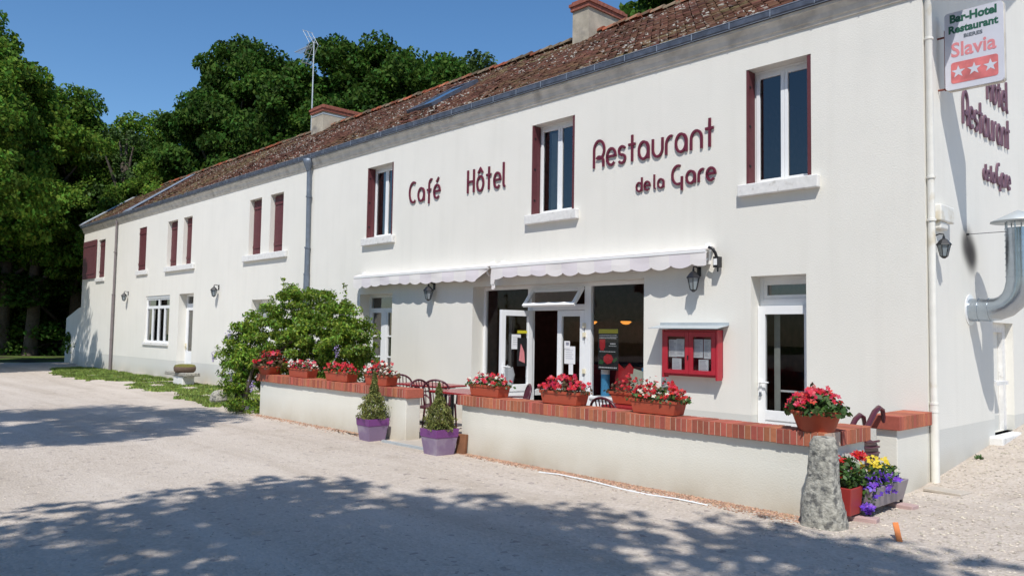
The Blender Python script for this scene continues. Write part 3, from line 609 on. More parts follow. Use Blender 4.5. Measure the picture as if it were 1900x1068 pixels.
# tilted transom window
T = Matrix.Translation((0, 0.27, 2.475)) @ Matrix.Rotation(R(-38), 4, 'X')
mb = MB(); h = 0.40
for bx in ((-6.75, -6.68, -h, 0), (-5.58, -5.51, -h, 0), (-6.68, -5.58, -.06, 0), (-6.68, -5.58, -h, -h + .06)): mb.box(bx[0], bx[1], -.025, .025, bx[2], bx[3], 0, T)
TW = mb.build("transom_window", 'pvc', B); TW["label"] = "top-hung window tilted open above the bar door"
mb = MB(); mb.add([T @ Vector(p) for p in ((-6.68, 0, -h + .06), (-5.58, 0, -h + .06), (-5.58, 0, -.06), (-6.68, 0, -.06))], [(0, 1, 2, 3)]); mb.build("pane", 'glass', TW)
# right-hand white door
x0, x1, z0, z1 = ops[14]; mb = MB(); Yf = 0.24
frame_mb(mb, x0, x1, z0, z1, Yf, 0.05, 0.08); mb.box(x0 + .05, x1 - .05, Yf, Yf + .08, 2.10, 2.20)
mb.box(x0 + .05, x0 + .1, Yf + .01, Yf + .06, 2.2, z1 - .05); mb.box(x1 - .1, x1 - .05, Yf + .01, Yf + .06, 2.2, z1 - .05); mb.box(x0 + .1, x1 - .1, Yf + .01, Yf + .06, 2.2, 2.25); mb.box(x0 + .1, x1 - .1, Yf + .01, Yf + .06, z1 - .11, z1 - .05)
D = mb.build("door", 'pvc', B, bevel=0.004); D["label"] = "white door with large glass panel near the building corner"
pane(D, x0 + .1, x1 - .1, 2.25, z1 - .11, Yf + .04)
mb = MB(); Y2 = 0.165
for bx in ((x0 + .005, x0 + .115, .10, 2.10), (x1 - .115, x1 - .005, .10, 2.10), (x0 + .115, x1 - .115, 1.985, 2.10), (x0 + .115, x1 - .115, .10, .2), (x0 + .115, x1 - .115, .56, .69)): mb.box(bx[0], bx[1], Y2, Y2 + .06, bx[2], bx[3])
mb.box(x0 + .115, x1 - .115, Y2 + .012, Y2 + .048, .2, .56); mb.build("door_leaf", 'pvc', D, bevel=0.004)
pane(D, x0 + .115, x1 - .115, .69, 1.985, Y2 + .03, 'glass_low')
mb = MB(); mb.box(x0 + .115, x0 + .20, .42, .43, .10, 2.0); mb.build("curtain", 'curtain', D)
mb = MB(); mb.box(x0 + .1, x1 - .1, .45, .50, .93, .955); mb.build("inner_rail", 'pvc', D)
mb = MB(); mb.box(x0 + .035, x0 + .075, Y2 - .012, Y2, .90, 1.10); mb.tube([(x0 + .055, Y2, 1.06), (x0 + .055, Y2 - .05, 1.06), (x0 + .19, Y2 - .05, 1.065)], 0.011, 8); mb.box(x0 + .04, x0 + .07, Y2 - .03, Y2 - .012, .87, .93, 1)
mb.build("handle", ['pvc', 'signdark'], D)
# niche and ledge on the gable
mb = MB(); mb.box(-.158, -.10, 2.46, 2.60, .40, 1.93); mb.box(-.158, -.10, 3.24, 3.38, .40, 1.93); mb.box(-.158, -.10, 2.6, 3.24, 1.8, 1.93); mb.box(-.158, 0.03, 2.46, 3.0, 1.07, 1.12)
NP = mb.build("side_window", 'stone', B); NP["label"] = "white recessed side opening with a small shelf on the gable"
mb = MB(); mb.box(-.12, 0.16, 2.22, 3.62, .27, .40); mb.build("window_sill", 'stone', B, bevel=0.02)

# ------------------------------------------------------------------ letters
def arc(cx, cz, rx, rz_, a0, a1, n=14): return [(cx + rx * math.cos(R(a0 + (a1 - a0) * i / n)), cz + rz_ * math.sin(R(a0 + (a1 - a0) * i / n))) for i in range(n + 1)]
G_ = {
 'R': (.60, [[(0.02, 0), (0.02, .62)] + arc(.30, .64, .28, .34, 180, -60), arc(.30, .62, .30, .30, -62, -120, 4), arc(.30, .20, .24, .19, 110, 0, 8) + [(.54, 0)]]),
 'e': (.50, [[(.02, .33), (.46, .33)] + arc(.24, .31, .23, .30, 5, 318)]),
 's': (.40, [arc(.19, .45, .16, .15, 30, 255) + arc(.18, .16, .17, .15, 80, -150)]),
 't': (.40, [[(.19, 0), (.19, .93)], [(0, .60), (.38, .60)]]),
 'a': (.56, [arc(.24, .31, .23, .30, 0, 360, 22), [(.49, 0), (.49, .34)] + arc(.26, .34, .23, .27, 0, 60, 5)]),
 'u': (.52, [[(.02, .62), (.02, .27)] + arc(.25, .27, .23, .27, 180, 360) + [(.48, .62)]]),
 'r': (.34, [[(.02, 0), (.02, .33)] + arc(.25, .33, .23, .28, 180, 72, 8)]),
 'n': (.52, [[(.02, 0), (.02, .34)] + arc(.25, .34, .23, .27, 180, 0) + [(.48, 0)]]),
 'd': (.54, [arc(.24, .31, .22, .30, 0, 360, 22), [(.47, 0), (.47, .95)]]),
 'l': (.20, [[(.02, .98), (.02, .15)] + arc(.14, .15, .12, .14, 180, 280, 6)]),
 'G': (.72, [arc(.36, .52, .34, .46, 68, 285, 20) + [(.56, .06)], [(.58, .42), (.58, -.28)]]),
 'C': (.58, [arc(.34, .48, .32, .47, 62, 305, 22)]),
 'f': (.38, [arc(.33, .68, .17, .24, 70, 180, 8) + [(.16, -.18)], [(0, .46), (.34, .46)]]),
 'H': (.56, [[(.02, 0), (.02, .95)], [(.48, 0), (.48, .95)], [(.02, .46), (.48, .46)]]),
 'o': (.54, [arc(.25, .31, .23, .30, 0, 360, 22)]),
}
G_['é'] = (.50, G_['e'][1] + [[(.20, .74), (.38, .94)]]); G_['ô'] = (.54, G_['o'][1] + [[(.08, .74), (.25, .92), (.42, .74)]])
def letter_mesh(strokes, sx, sz, w_, depth, fn, ox):
    mb = MB(); h = w_ / 2
    for si, st in enumerate(strokes):
        P = [Vector((p[0] * sx + ox, p[1] * sz)) for p in st]; n_ = len(P); closed = (P[0] - P[-1]).length < 1e-4
        Lf = []; Rt = []
        for i in range(n_):
            a = P[i - 1] if i else (P[-2] if closed else P[0]); b = P[i + 1] if i < n_ - 1 else (P[1] if closed else P[-1])
            d0 = (P[i] - a); d1 = (b - P[i])
            if d0.length < 1e-9: d0 = d1
            if d1.length < 1e-9: d1 = d0
            d0.normalize(); d1.normalize(); t = (d0 + d1)
            if t.length < 1e-6: t = d1
            t.normalize(); nn = Vector((-t.y, t.x)); k = 1 / max(0.45, nn.dot(Vector((-d1.y, d1.x))))
            Lf.append(P[i] + nn * h * k); Rt.append(P[i] - nn * h * k)
        dd = depth + si * 0.0012
        vs = [fn(p.x, dd, p.y) for p in Lf] + [fn(p.x, dd, p.y) for p in Rt] + [fn(p.x, 0.004, p.y) for p in Lf] + [fn(p.x, 0.004, p.y) for p in Rt]
        fs = []
        for i in range(n_ - 1):
            fs += [(i, i + 1, n_ + i + 1, n_ + i), (i, 2 * n_ + i, 2 * n_ + i + 1, i + 1), (n_ + i, n_ + i + 1, 3 * n_ + i + 1, 3 * n_ + i)]
        fs += [(0, n_, 3 * n_, 2 * n_), (n_ - 1, 3 * n_ - 1, 4 * n_ - 1, 2 * n_ + n_ - 1)]
        mb.add(vs, fs)
    return mb
def lettering(name, label, text, u0, u1, z0, cap, w_, fn, sp=0.16, depth=0.028, space=0.32):
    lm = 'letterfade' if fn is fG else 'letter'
    t = thing(name, label, "lettering", fn(u0, 0, z0)); loc = Vector(t.location)
    tot = sum((G_[c][0] + sp) if c != ' ' else space for c in text) - sp
    sx = (u1 - u0) / tot; x = 0
    for c in text:
        if c == ' ': x += space * sx; continue
        f2 = lambda a, d, z: tuple(Vector(fn(u0 + a, d, z0 + z)) - loc)
        letter_mesh(G_[c][1], sx, cap, w_, depth, f2, x).build("letter", lm, t); x += (G_[c][0] + sp) * sx
    return t
fF = lambda u, d, z: (u, -d, z)
fG = lambda u, d, z: (d, u, z)
lettering("wall_lettering", "maroon raised letters reading Café on the front wall", "Café", -10.22, -9.16, 4.39, 0.45, 0.042, fF)
lettering("wall_lettering", "maroon raised letters reading Hôtel on the front wall", "Hôtel", -8.30, -7.20, 4.37, 0.47, 0.042, fF)
lettering("wall_lettering", "large maroon raised letters reading Restaurant on the front wall", "Restaurant", -5.08, -2.80, 4.395, 0.45, 0.038, fF, sp=0.12)
t = lettering("wall_lettering", "smaller maroon raised letters reading de la Gare on the front wall", "de", -4.20, -3.93, 3.90, 0.225, 0.024, fF, sp=0.12)
def more(t, text, u0, u1, z0, cap, w_, fn, sp=0.12, depth=0.028):
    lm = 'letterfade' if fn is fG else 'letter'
    loc = Vector(t.location); tot = sum(G_[c][0] + sp for c in text) - sp; sx = (u1 - u0) / tot; x = 0
    for c in text:
        letter_mesh(G_[c][1], sx, cap, w_, depth, lambda a, d, z: tuple(Vector(fn(u0 + a, d, z0 + z)) - loc), x).build("letter", lm, t); x += (G_[c][0] + sp) * sx
more(t, "la", -3.86, -3.665, 3.905, 0.225, 0.024, fF); more(t, "Gare", -3.53, -2.78, 3.905, 0.30, 0.034, fF)
lettering("wall_lettering", "maroon raised letters reading Hôtel on the sunlit gable behind the hanging sign", "Hôtel", 2.35, 3.30, 5.00, 0.45, 0.042, fG)
lettering("wall_lettering", "maroon raised letters reading Restaurant on the sunlit gable", "Restaurant", 1.33, 3.34, 4.46, 0.45, 0.040, fG, sp=0.12)
t = lettering("wall_lettering", "small maroon raised letters reading de la Gare on the sunlit gable", "de", 2.12, 2.38, 3.86, 0.225, 0.03, fG, sp=0.12)
more(t, "la", 2.45, 2.62, 3.865, 0.225, 0.03, fG); more(t, "Gare", 2.70, 3.34, 3.87, 0.30, 0.04, fG)

# ------------------------------------------------------------------ awnings
def awning(label, x0, x1, tear):
    t = thing("awning", label, "awning", ((x0 + x1) / 2, 0, 2.9)); L = Vector(t.location); y = -0.215
    def b(mb, n_, m, **k):
        mb.v = [tuple(Vector(v) - L) for v in mb.v]; return mb.build(n_, m, t, **k)
    mb = MB(); mb.prism([(0, 2.955), (-.06, 2.955), (y, 2.908), (y - .012, 2.903), (y - .012, 2.890), (y, 2.885), (0, 2.93)][::-1], x0, x1, fx); b(mb, "roof_sheet", 'awn')
    mb = MB(); mb.prism([(y + .03, 2.888), (y - .012, 2.888), (y - .014, 2.87), (y - .012, 2.852), (y + .03, 2.852)], x0 + .01, x1 - .01, fx); mb.tube([(x0 + .02, -.10, 2.90), (x1 - .02, -.10, 2.90)], 0.04, 12); b(mb, "front_bar", 'awnbar')
    # scalloped valance, striped
    per = 0.36; n_ = int((x1 - x0) / 0.03); rr = random.Random(int(x0 * 10)); mb = MB(); pv = None
    for i in range(n_ + 1):
        x = x0 + (x1 - x0) * i / n_; ph = ((x - x0) / per) % 1.0
        zb = 2.685 - (0.042 + .014 * math.sin(x * 3.1)) * math.sin(math.pi * ph) ** 0.7 + 0.012 * math.sin(x * 1.7)
        if tear == 'right' and x > x1 - 0.35: zb = 2.66 + (x - (x1 - 0.35)) * 0.5
        if tear == 'left' and x < x0 + 0.12: zb = 2.56
        yy = y + 0.010 * math.sin(x * 5.3) * math.sin(x * 1.9); xx = x + (0.03 if (tear == 'left' and i == 0) else 0)
        cur = ((xx, y - .006, 2.86), (x, yy - .006, (2.85 + zb) / 2), (x, yy - .004, zb))
        if pv:
            m = 0 if int((x - x0) / 0.36) % 2 == 0 else 1
            mb.add([pv[0], pv[1], pv[2], cur[0], cur[1], cur[2]], [(1, 4, 3, 0), (2, 5, 4, 1)], m, False)
        pv = cur
    o = b(mb, "valance", ['awn', 'awnl']); s = o.modifiers.new("s", 'SOLIDIFY'); s.thickness = 0.003
    for xb in (x0 + .12, x1 - .10):
        mb = MB(); mb.box(xb - .03, xb + .03, -.05, 0, 2.70, 3.0); mb.tube([(xb, -.03, 2.78), (xb, -.12, 2.74), (xb, -.2, 2.85)], 0.02, 8); b(mb, "arm_bracket", 'awnbar')
    return t, b
t, b = awning("left hand retracted white and lilac striped awning above the french window", -12.0, -7.42, 'right')
t, b = awning("right hand retracted white and lilac striped awning above the bar door", -7.36, -2.80, 'left')
mb = MB(); mb.tube([(-2.78, -.19, 2.92), (-2.72, -.2, 2.90), (-2.69, -.17, 2.84), (-2.70, -.12, 2.78)], 0.022, 8); mb.box(-2.745, -2.665, -.14, -.04, 2.64, 2.79); mb.box(-2.73, -2.68, -.155, -.141, 2.67, 2.76, 1); mb.tube([(-2.70, -.09, 2.64), (-2.70, -.09, 2.58)], 0.012, 6)
b(mb, "winding_gear", ['blackmetal', 'awnbar'])
mb = MB(); mb.add([(-7.32, -.2, 2.58), (-7.27, -.2, 2.60), (-7.24, -.2, 2.50), (-7.30, -.2, 2.46), (-7.35, -.2, 2.48)], [(0, 1, 2, 3, 4)]); mb.tube([(-7.29, -.2, 2.6), (-7.29, -.2, 2.84)], 0.003, 4)
b(mb, "torn_strip", 'awn')

# ------------------------------------------------------------------ wall lanterns
def lantern(loc, label, rzz=0):
    t = thing("wall_lantern", label, "lantern", loc, rzz, "wall lanterns on the hotel")
    mb = MB(); mb.lathe([(0.0, .17), (.015, .165), (.02, .13), (.05, .11), (.105, .045), (.11, .03), (.0, .03)], 0, 0, 0, 6, smooth=False); mb.lathe([(0, -.17), (.02, -.165), (.045, -.145), (.05, -.135), (0, -.135)], 0, 0, 0, 6, smooth=False)
    for k in range(6):
        a = 2 * math.pi * k / 6; mb.tube([(.05 * math.cos(a), .05 * math.sin(a), -.138), (.09 * math.cos(a), .09 * math.sin(a), .03)], 0.006, 5)
    mb.build("cage", 'blackmetal', t)
    mb = MB(); mb.lathe([(.043, -.135), (.083, .03)], 0, 0, 0, 6, smooth=False); mb.build("glass", 'frost', t)
    mb = MB(); mb.tube([(0, 0, .16), (0, 0.0, .19), (0, .06, .20), (0, .14, .17)], 0.010, 7); mb.box(-.03, .03, .135, .15, .06, .2); mb.build("bracket", 'blackmetal', t)
    return t
L0 = lantern((-3.06, -.15, 2.47), "black wall lantern under the right end of the awning")
dup(L0, (-9.30, -.15, 2.47), label="black wall lantern under the left awning")
dup(L0, (-19.87, -.15, 2.80), label="black wall lantern between the far door and the climber")
dup(L0, (-28.13, -.15, 2.84), label="farthest black wall lantern, beside the brown downpipe")
dup(L0, (0.11, 0.27, 2.76), scale=(.8, .8, .8), rz=math.pi / 2, label="black wall lantern on the gable behind the cream downpipe")
mb = MB(); mb.box(0.0, 0.09, 0.26, 0.72, 3.08, 3.28); mb.box(0.0, 0.07, .30, .56, 2.99, 3.08); tag(mb.build("junction_box", 'pipe', bevel=0.015), "cream box on the gable above the lantern", "box")

# ------------------------------------------------------------------ menu case
t = thing("menu_case", "red wooden menu case with two glazed doors and a zinc roof on the wall", "menu board", (-3.135, 0, 1.1))
def rel(mb, t):
    L = Vector(t.location); mb.v = [tuple(Vector(v) - L) for v in mb.v]; return mb
x0, x1, z0, z1, y = -3.6, -2.668, 1.10, 1.765, -0.15
mb = MB(); mb.box(x0, x1, -.02, 0, z0, z1, 1); mb.box(x0, x0 + .03, y, -.02, z0 - .03, z1); mb.box(x1 - .03, x1, y, -.02, z0 - .04, z1); mb.box(x0 + .03, x1 - .03, y + .015, -.02, z0, z0 + .03); mb.box(x0 + .03, x1 - .03, y + .015, -.02, z1 - .03, z1)
rel(mb, t).build("case", ['menured', 'menudeep'], t, bevel=0.004)
xm = (x0 + x1) / 2
for a, b2 in ((x0 + .032, xm - .002), (xm + .002, x1 - .032)):
    mb = MB()
    mb.box(a, a + .065, y - .004, y + .022, z0 + .032, z1 - .032); mb.box(b2 - .065, b2, y - .004, y + .022, z0 + .032, z1 - .032); mb.box(a + .065, b2 - .065, y - .004, y + .022, z0 + .032, z0 + .09); mb.box(a + .065, b2 - .065, y - .004, y + .022, z1 - .10, z1 - .032)
    d = rel(mb, t).build("door", 'menured', t, bevel=0.003)
    mb = MB(); mb.quad((a + .065, y + .01, z0 + .09), (b2 - .065, y + .01, z0 + .09), (b2 - .065, y + .01, z1 - .1), (a + .065, y + .01, z1 - .1)); rel(mb, t).build("pane", 'glass_low', d)
mb = MB(); mb.box(xm - .02, xm - .005, y - .016, y - .004, 1.34, 1.40); rel(mb, t).build("latch", 'blackmetal', t)
mb = MB(); rr = random.Random(2)
for (a, b2, c, d, k) in ((-3.50, -3.36, 1.37, 1.62, 0), (-3.365, -3.23, 1.375, 1.63, 1), (-3.44, -3.28, 1.18, 1.352, 0), (-3.09, -2.92, 1.37, 1.63, 0), (-2.905, -2.79, 1.36, 1.63, 1), (-2.99, -2.83, 1.165, 1.345, 0)):
    yy = -.118 - .002 * k; mb.box(a, b2, yy - .001, yy, c, d)
    z = d - .02
    while z > c + .02: mb.box(a + .015, b2 - .015 - rr.random() * .04, yy - .0022, yy - .0012, z, z + .004, 1); z -= .018
rel(mb, t).build("menu_sheet", ['paper', 'ink'], t)
mb = MB(); mb.add([(-3.745, -.001, 1.87), (-2.575, -.001, 1.87), (-2.575, -.001, 1.83), (-3.745, -.001, 1.83), (-3.745, -.03, 1.83), (-2.575, -.03, 1.83), (-2.575, -.30, 1.785), (-3.745, -.30, 1.785), (-3.745, -.03, 1.822), (-2.575, -.03, 1.822), (-2.575, -.30, 1.777), (-3.745, -.30, 1.777)],
    [(0, 3, 2, 1), (3, 4, 5, 2), (4, 7, 6, 5), (8, 9, 10, 11), (7, 11, 10, 6), (4, 8, 11, 7), (5, 6, 10, 9)])
rel(mb, t).build("zinc_roof", 'zincpale', t)

# ------------------------------------------------------------------ projecting sign
t = thing("hanging_sign", "projecting white bar-hotel sign with red stars on the gable corner", "sign", (0, .5, 4.66))
def rounded(x0, x1, z0, z1, r, n_=5):
    P = []
    for cx, cz, a in ((x1 - r, z1 - r, 0), (x0 + r, z1 - r, 90), (x0 + r, z0 + r, 180), (x1 - r, z0 + r, 270)):
        P += [(cx + r * math.cos(R(a + 90 * i / n_)), cz + r * math.sin(R(a + 90 * i / n_))) for i in range(n_ + 1)]
    return P
def plate(mb, P, y0, y1, m=0):
    k = len(P); mb.add([(x, y0, z) for x, z in P] + [(x, y1, z) for x, z in P], [tuple(range(k - 1, -1, -1)), tuple(range(k, 2 * k))] + [(i, (i + 1) % k, k + (i + 1) % k, k + i) for i in range(k)], m)
mb = MB(); plate(mb, rounded(.10, .72, 4.66, 5.60, .04), .44, .56); rel(mb, t).build("light_box", 'signwhite', t)
mb = MB(); plate(mb, rounded(.094, .726, 4.654, 5.606, .045), .47, .53); rel(mb, t).build("edge_band", 'cornice', t)
mb = MB(); mb.tube([(.085, .5, 4.68), (.085, .5, 5.42)], 0.012, 6); mb.tube([(0, .5, 4.70), (.09, .5, 4.70)], 0.012, 6); mb.tube([(0, .5, 5.34), (.09, .5, 5.34)], 0.012, 6); rel(mb, t).build("bracket", 'rust', t)
def text(body, cx, z, size, wid, y, m, par, bold=0.0, shear=0.0):
    cu = bpy.data.curves.new("txt", 'FONT'); cu.body = body; cu.size = size; cu.align_x = 'CENTER'; cu.extrude = 0.0008; cu.offset = bold; cu.resolution_u = 3
    o = bpy.data.objects.new("txt", cu); COL.objects.link(o); dg = bpy.context.evaluated_depsgraph_get(); me = bpy.data.meshes.new_from_object(o.evaluated_get(dg)); bpy.data.objects.remove(o)
    xs_ = [v.co.x for v in me.vertices]; s = wid / (max(xs_) - min(xs_)); xc = (max(xs_) + min(xs_)) / 2
    L = Vector(par.location)
    for v in me.vertices: v.co = Vector(((v.co.x - xc) * s + cx, y - v.co.z, v.co.y + z)) - L
    me.materials.clear(); me.materials.append(M[m]); ob = bpy.data.objects.new("lettering", me); COL.objects.link(ob); ob.parent = par; return ob
text("Bar-Hotel", .41, 5.475, .135, .50, .4385, 'signgreen', t, bold=0.006)
text("Restaurant", .41, 5.345, .125, .53, .4385, 'signgreen', t, bold=0.005)
text("BIERES", .41, 5.265, .06, .20, .4385, 'signdark', t, bold=0.002)
text("Slavia", .41, 5.055, .24, .48, .4385, 'signpink', t, bold=0.005)
mb = MB(); plate(mb, rounded(.165, .665, 4.73, 4.985, .03), .4375, .4395); rel(mb, t).build("red_panel", 'signred', t)
mb = MB()
for cx in (.245, .415, .585):
    P = [((.078 if i % 2 == 0 else .031) * math.sin(2 * math.pi * i / 10) + cx, (.078 if i % 2 == 0 else .031) * math.cos(2 * math.pi * i / 10) + 4.865) for i in range(10)]
    c = (cx, .436, 4.865); mb.add([c] + [(x, .436, z) for x, z in P], [(0, 1 + (i + 1) % 10, 1 + i) for i in range(10)])
rel(mb, t).build("star", 'signwhite', t)

# ------------------------------------------------------------------ extractor duct
t = thing("extractor_duct", "shiny galvanised extractor duct elbowing out of the gable with a conical cap", "duct", (0, 1.52, 2.065))
DX = 0.56; pts = [(0, 0, 0), (.10, 0, 0), (.22, 0, 0), (.32, 0, .01), (.41, 0, .045), (.49, 0, .12), (.535, 0, .22), (DX, 0, .34), (DX, 0, .50), (DX, 0, 1.0)]
mb = MB(); mb.tube(pts, 0.145, 24)
for i in range(9): z = .40 + i * .075; mb.tube([(DX, 0, z), (DX, 0, z + .012)], 0.150, 24)
for p, q in (((.10, 0, 0), (.115, 0, 0)), ((.22, 0, 0), (.235, 0, 0.001))): mb.tube([p, q], 0.151, 24)
mb.build("pipe", 'duct', t)
mb = MB(); mb.lathe([(0.0, 1.24), (.30, 1.10), (.305, 1.085), (.0, 1.10)], DX, 0, 0, 28); mb.build("cone_cap", 'zincpale', t)
mb = MB()
for k in range(8): a = k * math.pi / 4; mb.tube([(DX + .14 * math.cos(a), .14 * math.sin(a), .98), (DX + .14 * math.cos(a), .14 * math.sin(a), 1.12)], 0.008, 5)
mb.build("cap_stay", 'duct', t)
mb = MB(); mb.tube([(0, -.08, .97), (DX - .1, -.08, .97)], 0.004, 5); mb.tube([(0, -.08, .97), (.03, -.08, .97)], 0.014, 6); mb.build("tie_wire", 'blackmetal', t)
mb = MB(); mb.tube([(0, 0, 0), (.008, 0, 0)], 0.20, 20); mb.build("wall_collar", 'pvc', t)

# ------------------------------------------------------------------ aerial
t = thing("tv_aerial", "tall thin television aerial mast strapped beside the squat chimney", "aerial", (-22.3, 4.2, 8.4))
mb = MB(); mb.tube([(0, 0, 0), (0, 0, 3.85)], [.03, .022], 8); mb.tube([(0, 0, .55), (1.1, 0, .62)], .012, 6); mb.build("mast", 'zincpale', t)
mb = MB(); mb.tube([(.15, 0, 3.75), (-1.25, -.1, 3.72)], .014, 6)
for k in range(9): x = -.35 - k * .11; mb.tube([(x, -.14, 3.73), (x, .14, 3.73)], .008, 5)
for sgn in (1, -1):
    for yy in (-.18, 0, .18): mb.tube([(-.02, yy, 3.75), (-.55, yy, 3.75 + sgn * .62)], .012, 5)
    mb.tube([(-.28, -.2, 3.75 + sgn * .31), (-.28, .2, 3.75 + sgn * .31)], .01, 5); mb.tube([(-.52, -.2, 3.75 + sgn * .6), (-.52, .2, 3.75 + sgn * .6)], .01, 5)
mb.build("antenna", 'zincpale', t)

# ------------------------------------------------------------------ terrace walls with brick caps
def brick_cap(par, pts, w0, name="brick_cap"):
    """soldier bricks along x: pts=(x0,x1,y0,y1)"""
    x0, x1, y0, y1, ax = pts; mb = MB(); rr = random.Random(int(x0 * 7))
    a0, a1 = (x0, x1) if ax == 'x' else (y0, y1); a = a0; p = 0.068
    while a < a1 - 0.03:
        b2 = min(a + p - 0.009, a1); j = rr.uniform(-.003, .003); k = rr.uniform(-.004, .004)
        if ax == 'x': mb.box(a, b2, y0 + k, y1 + k, .662 + j, .80 + j)
        else: mb.box(x0 + k, x1 + k, a, b2, .662 + j, .80 + j)
        a += p
    o = mb.build(name, 'brick', par, bevel=0.004)
    mb = MB(); mb.box(x0 + .006, x1 - .006, y0 + .007, y1 - .007, .664, .793); mb.build("mortar", 'mortar', o)
YW0, YW1 = -2.60, -2.38
t = thing("terrace_wall", "left low white terrace wall with red brick cap, beneath four flower pots", "wall", (-9.0, -2.49, 0))
mb = MB(); mb.box(-11.48, -6.56, YW0, YW1, -.3, .66); mb.box(-7.0, -6.52, YW0 - .025, YW1 + .02, -.3, .659); rel(mb, t).build("wall_body", 'lowwall', t, bevel=0.008)
for o in ():
    pass
brick_cap(None, (-11.56, -6.47, YW0 - .05, YW1 + .04, 'x'), 0)
bc = [o for o in COL.objects if o.name.startswith("brick_cap")][-1]; bc.parent = t; bc.location = (9.0, 2.49, 0)
t = thing("terrace_wall", "right low white terrace wall with red brick cap, turning back at the stone post", "wall", (-2.6, -2.49, 0))
mb = MB(); mb.add([(-5.22, YW0, -.3), (0, YW0, -.3), (0, -1.72, -.3), (-.22, -1.72, -.3), (-.22, YW1, -.3), (-5.22, YW1, -.3)] + [(-5.22, YW0, .66), (0, YW0, .66), (0, -1.72, .66), (-.22, -1.72, .66), (-.22, YW1, .66), (-5.22, YW1, .66)],
    [(0, 1, 7, 6), (1, 2, 8, 7), (2, 3, 9, 8), (3, 4, 10, 9), (4, 5, 11, 10), (5, 0, 6, 11), (6, 7, 8, 9, 10, 11)]); rel(mb, t).build("wall_body", 'lowwall', t, bevel=0.008)
brick_cap(None, (-5.27, 0.045, YW0 - .05, YW1 + .04, 'x'), 0); bc = [o for o in COL.objects if o.name.startswith("brick_cap")][-1]; bc.parent = t; bc.location = (2.6, 2.49, 0)
brick_cap(None, (-.265, 0.045, YW1 + .045, -1.67, 'y'), 0); bc = [o for o in COL.objects if o.name.startswith("brick_cap")][-1]; bc.parent = t; bc.location = (2.6, 2.49, 0)
t = thing("terrace_wall", "short white wall stub with brick cap joined to the building corner", "wall", (-.11, -.45, 0))
mb = MB(); mb.box(-.22, 0, -.90, -.002, -.3, .70); rel(mb, t).build("wall_body", 'lowwall', t, bevel=0.008)
mb = MB(); a = -.945
while a < -.03: mb.box(-.27, .045, a, min(a + .059, -.003), .702, .85); a += .068
o = rel(mb, t).build("brick_cap", 'brick', t, bevel=0.004)
mb = MB(); mb.box(-.262, .038, -.937, -.004, .703, .843); rel(mb, t).build("mortar", 'mortar', o)

# ------------------------------------------------------------------ tables and chairs
def chair(label):
    t = thing("terrace_chair", label, "chair", (0, 0, 0.035), 0, "maroon bistro chairs on the terrace")
    mb = MB(); P = rounded(-.21, .21, -.2, .22, .07); k = len(P)
    mb.add([(x, y, .43) for x, y in P] + [(x, y, .455) for x, y in P], [tuple(range(k - 1, -1, -1)), tuple(range(k, 2 * k))] + [(i, (i + 1) % k, k + (i + 1) % k, k + i) for i in range(k)]); mb.build("seat", 'resin', t)
    yb = lambda z: .20 + (z - .45) * .22
    mb = MB(); A = [(-.21, yb(.44), .44), (-.225, yb(.62), .62)] + [(-.225 * math.cos(math.pi * i / 12), yb(.70 + .16 * math.sin(math.pi * i / 12)), .70 + .16 * math.sin(math.pi * i / 12)) for i in range(13)] + [(.225, yb(.62), .62), (.21, yb(.44), .44)]
    mb.tube(A, .017, 8)
    for x in (-.12, -.06, 0, .06, .12): zt = .70 + .155 * math.sqrt(max(0, 1 - (x / .225) ** 2)); mb.tube([(x * .8, yb(.45), .45), (x, yb(.65) - .01, .65), (x, yb(zt), zt)], .009, 6)
    mb.build("backrest", 'resin', t)
    for sx in (-1, 1):
        mb = MB(); mb.tube([(sx * .225, yb(.66), .66), (sx * .25, .05, .655), (sx * .25, -.12, .65), (sx * .235, -.19, .60), (sx * .22, -.2, .44)], .015, 8); mb.build("armrest", 'resin', t)
        mb = MB(); mb.tube([(sx * .2, -.18, .44), (sx * .225, -.22, 0)], [.02, .013], 8); mb.build("leg", 'resin', t)
        mb = MB(); mb.tube([(sx * .2, .2, .44), (sx * .225, .28, 0)], [.02, .013], 8); mb.build("leg", 'resin', t)
    return t
c0 = chair("maroon chair at the far left of the terrace, behind the conifer and planters")
c0.location = (-9.35, -1.45, .035); c0.rotation_euler = (0, 0, R(30))
for x, y, rot, lb in ((-8.25, -1.45, 70, "maroon chair at the left end of the farther red table"), (-7.05, -1.55, 215, "maroon chair between the two red tables, nearest its back to the gap"), (-6.78, -1.95, 100, "maroon chair at the left end of the nearer red table"),
                      (-6.55, -1.05, 5, "maroon chair behind the nearer red table against the wall side"), (-5.45, -1.45, -35, "maroon chair at the right end of the nearer red table, beside the brick cap"), (-2.95, -1.95, 175, "maroon chair behind the right wall, its arched back showing between two planters")):
    dup(c0, (x, y, .035), R(rot), label=lb)
def table(label, loc, w_, d_, rot=0):
    t = thing("terrace_table", label, "table", loc, rot, "red tables on the terrace")
    mb = MB(); P = rounded(-w_ / 2, w_ / 2, -d_ / 2, d_ / 2, .05); k = len(P)
    mb.add([(x, y, .71) for x, y in P] + [(x, y, .74) for x, y in P], [tuple(range(k - 1, -1, -1)), tuple(range(k, 2 * k))] + [(i, (i + 1) % k, k + (i + 1) % k, k + i) for i in range(k)]); mb.build("table_top", 'tabletop', t, bevel=.006)
    for sx in (-1, 1):
        mb = MB(); x = sx * (w_ / 2 - .18); mb.tube([(x, 0, .02), (x, 0, .71)], .028, 10); mb.tube([(x, -d_ * .36, .015), (x, 0, .06), (x, d_ * .36, .015)], .02, 8); mb.tube([(x, -d_ * .3, .70), (x, d_ * .3, .70)], .018, 8); mb.build("leg", 'blackmetal', t)
    return t
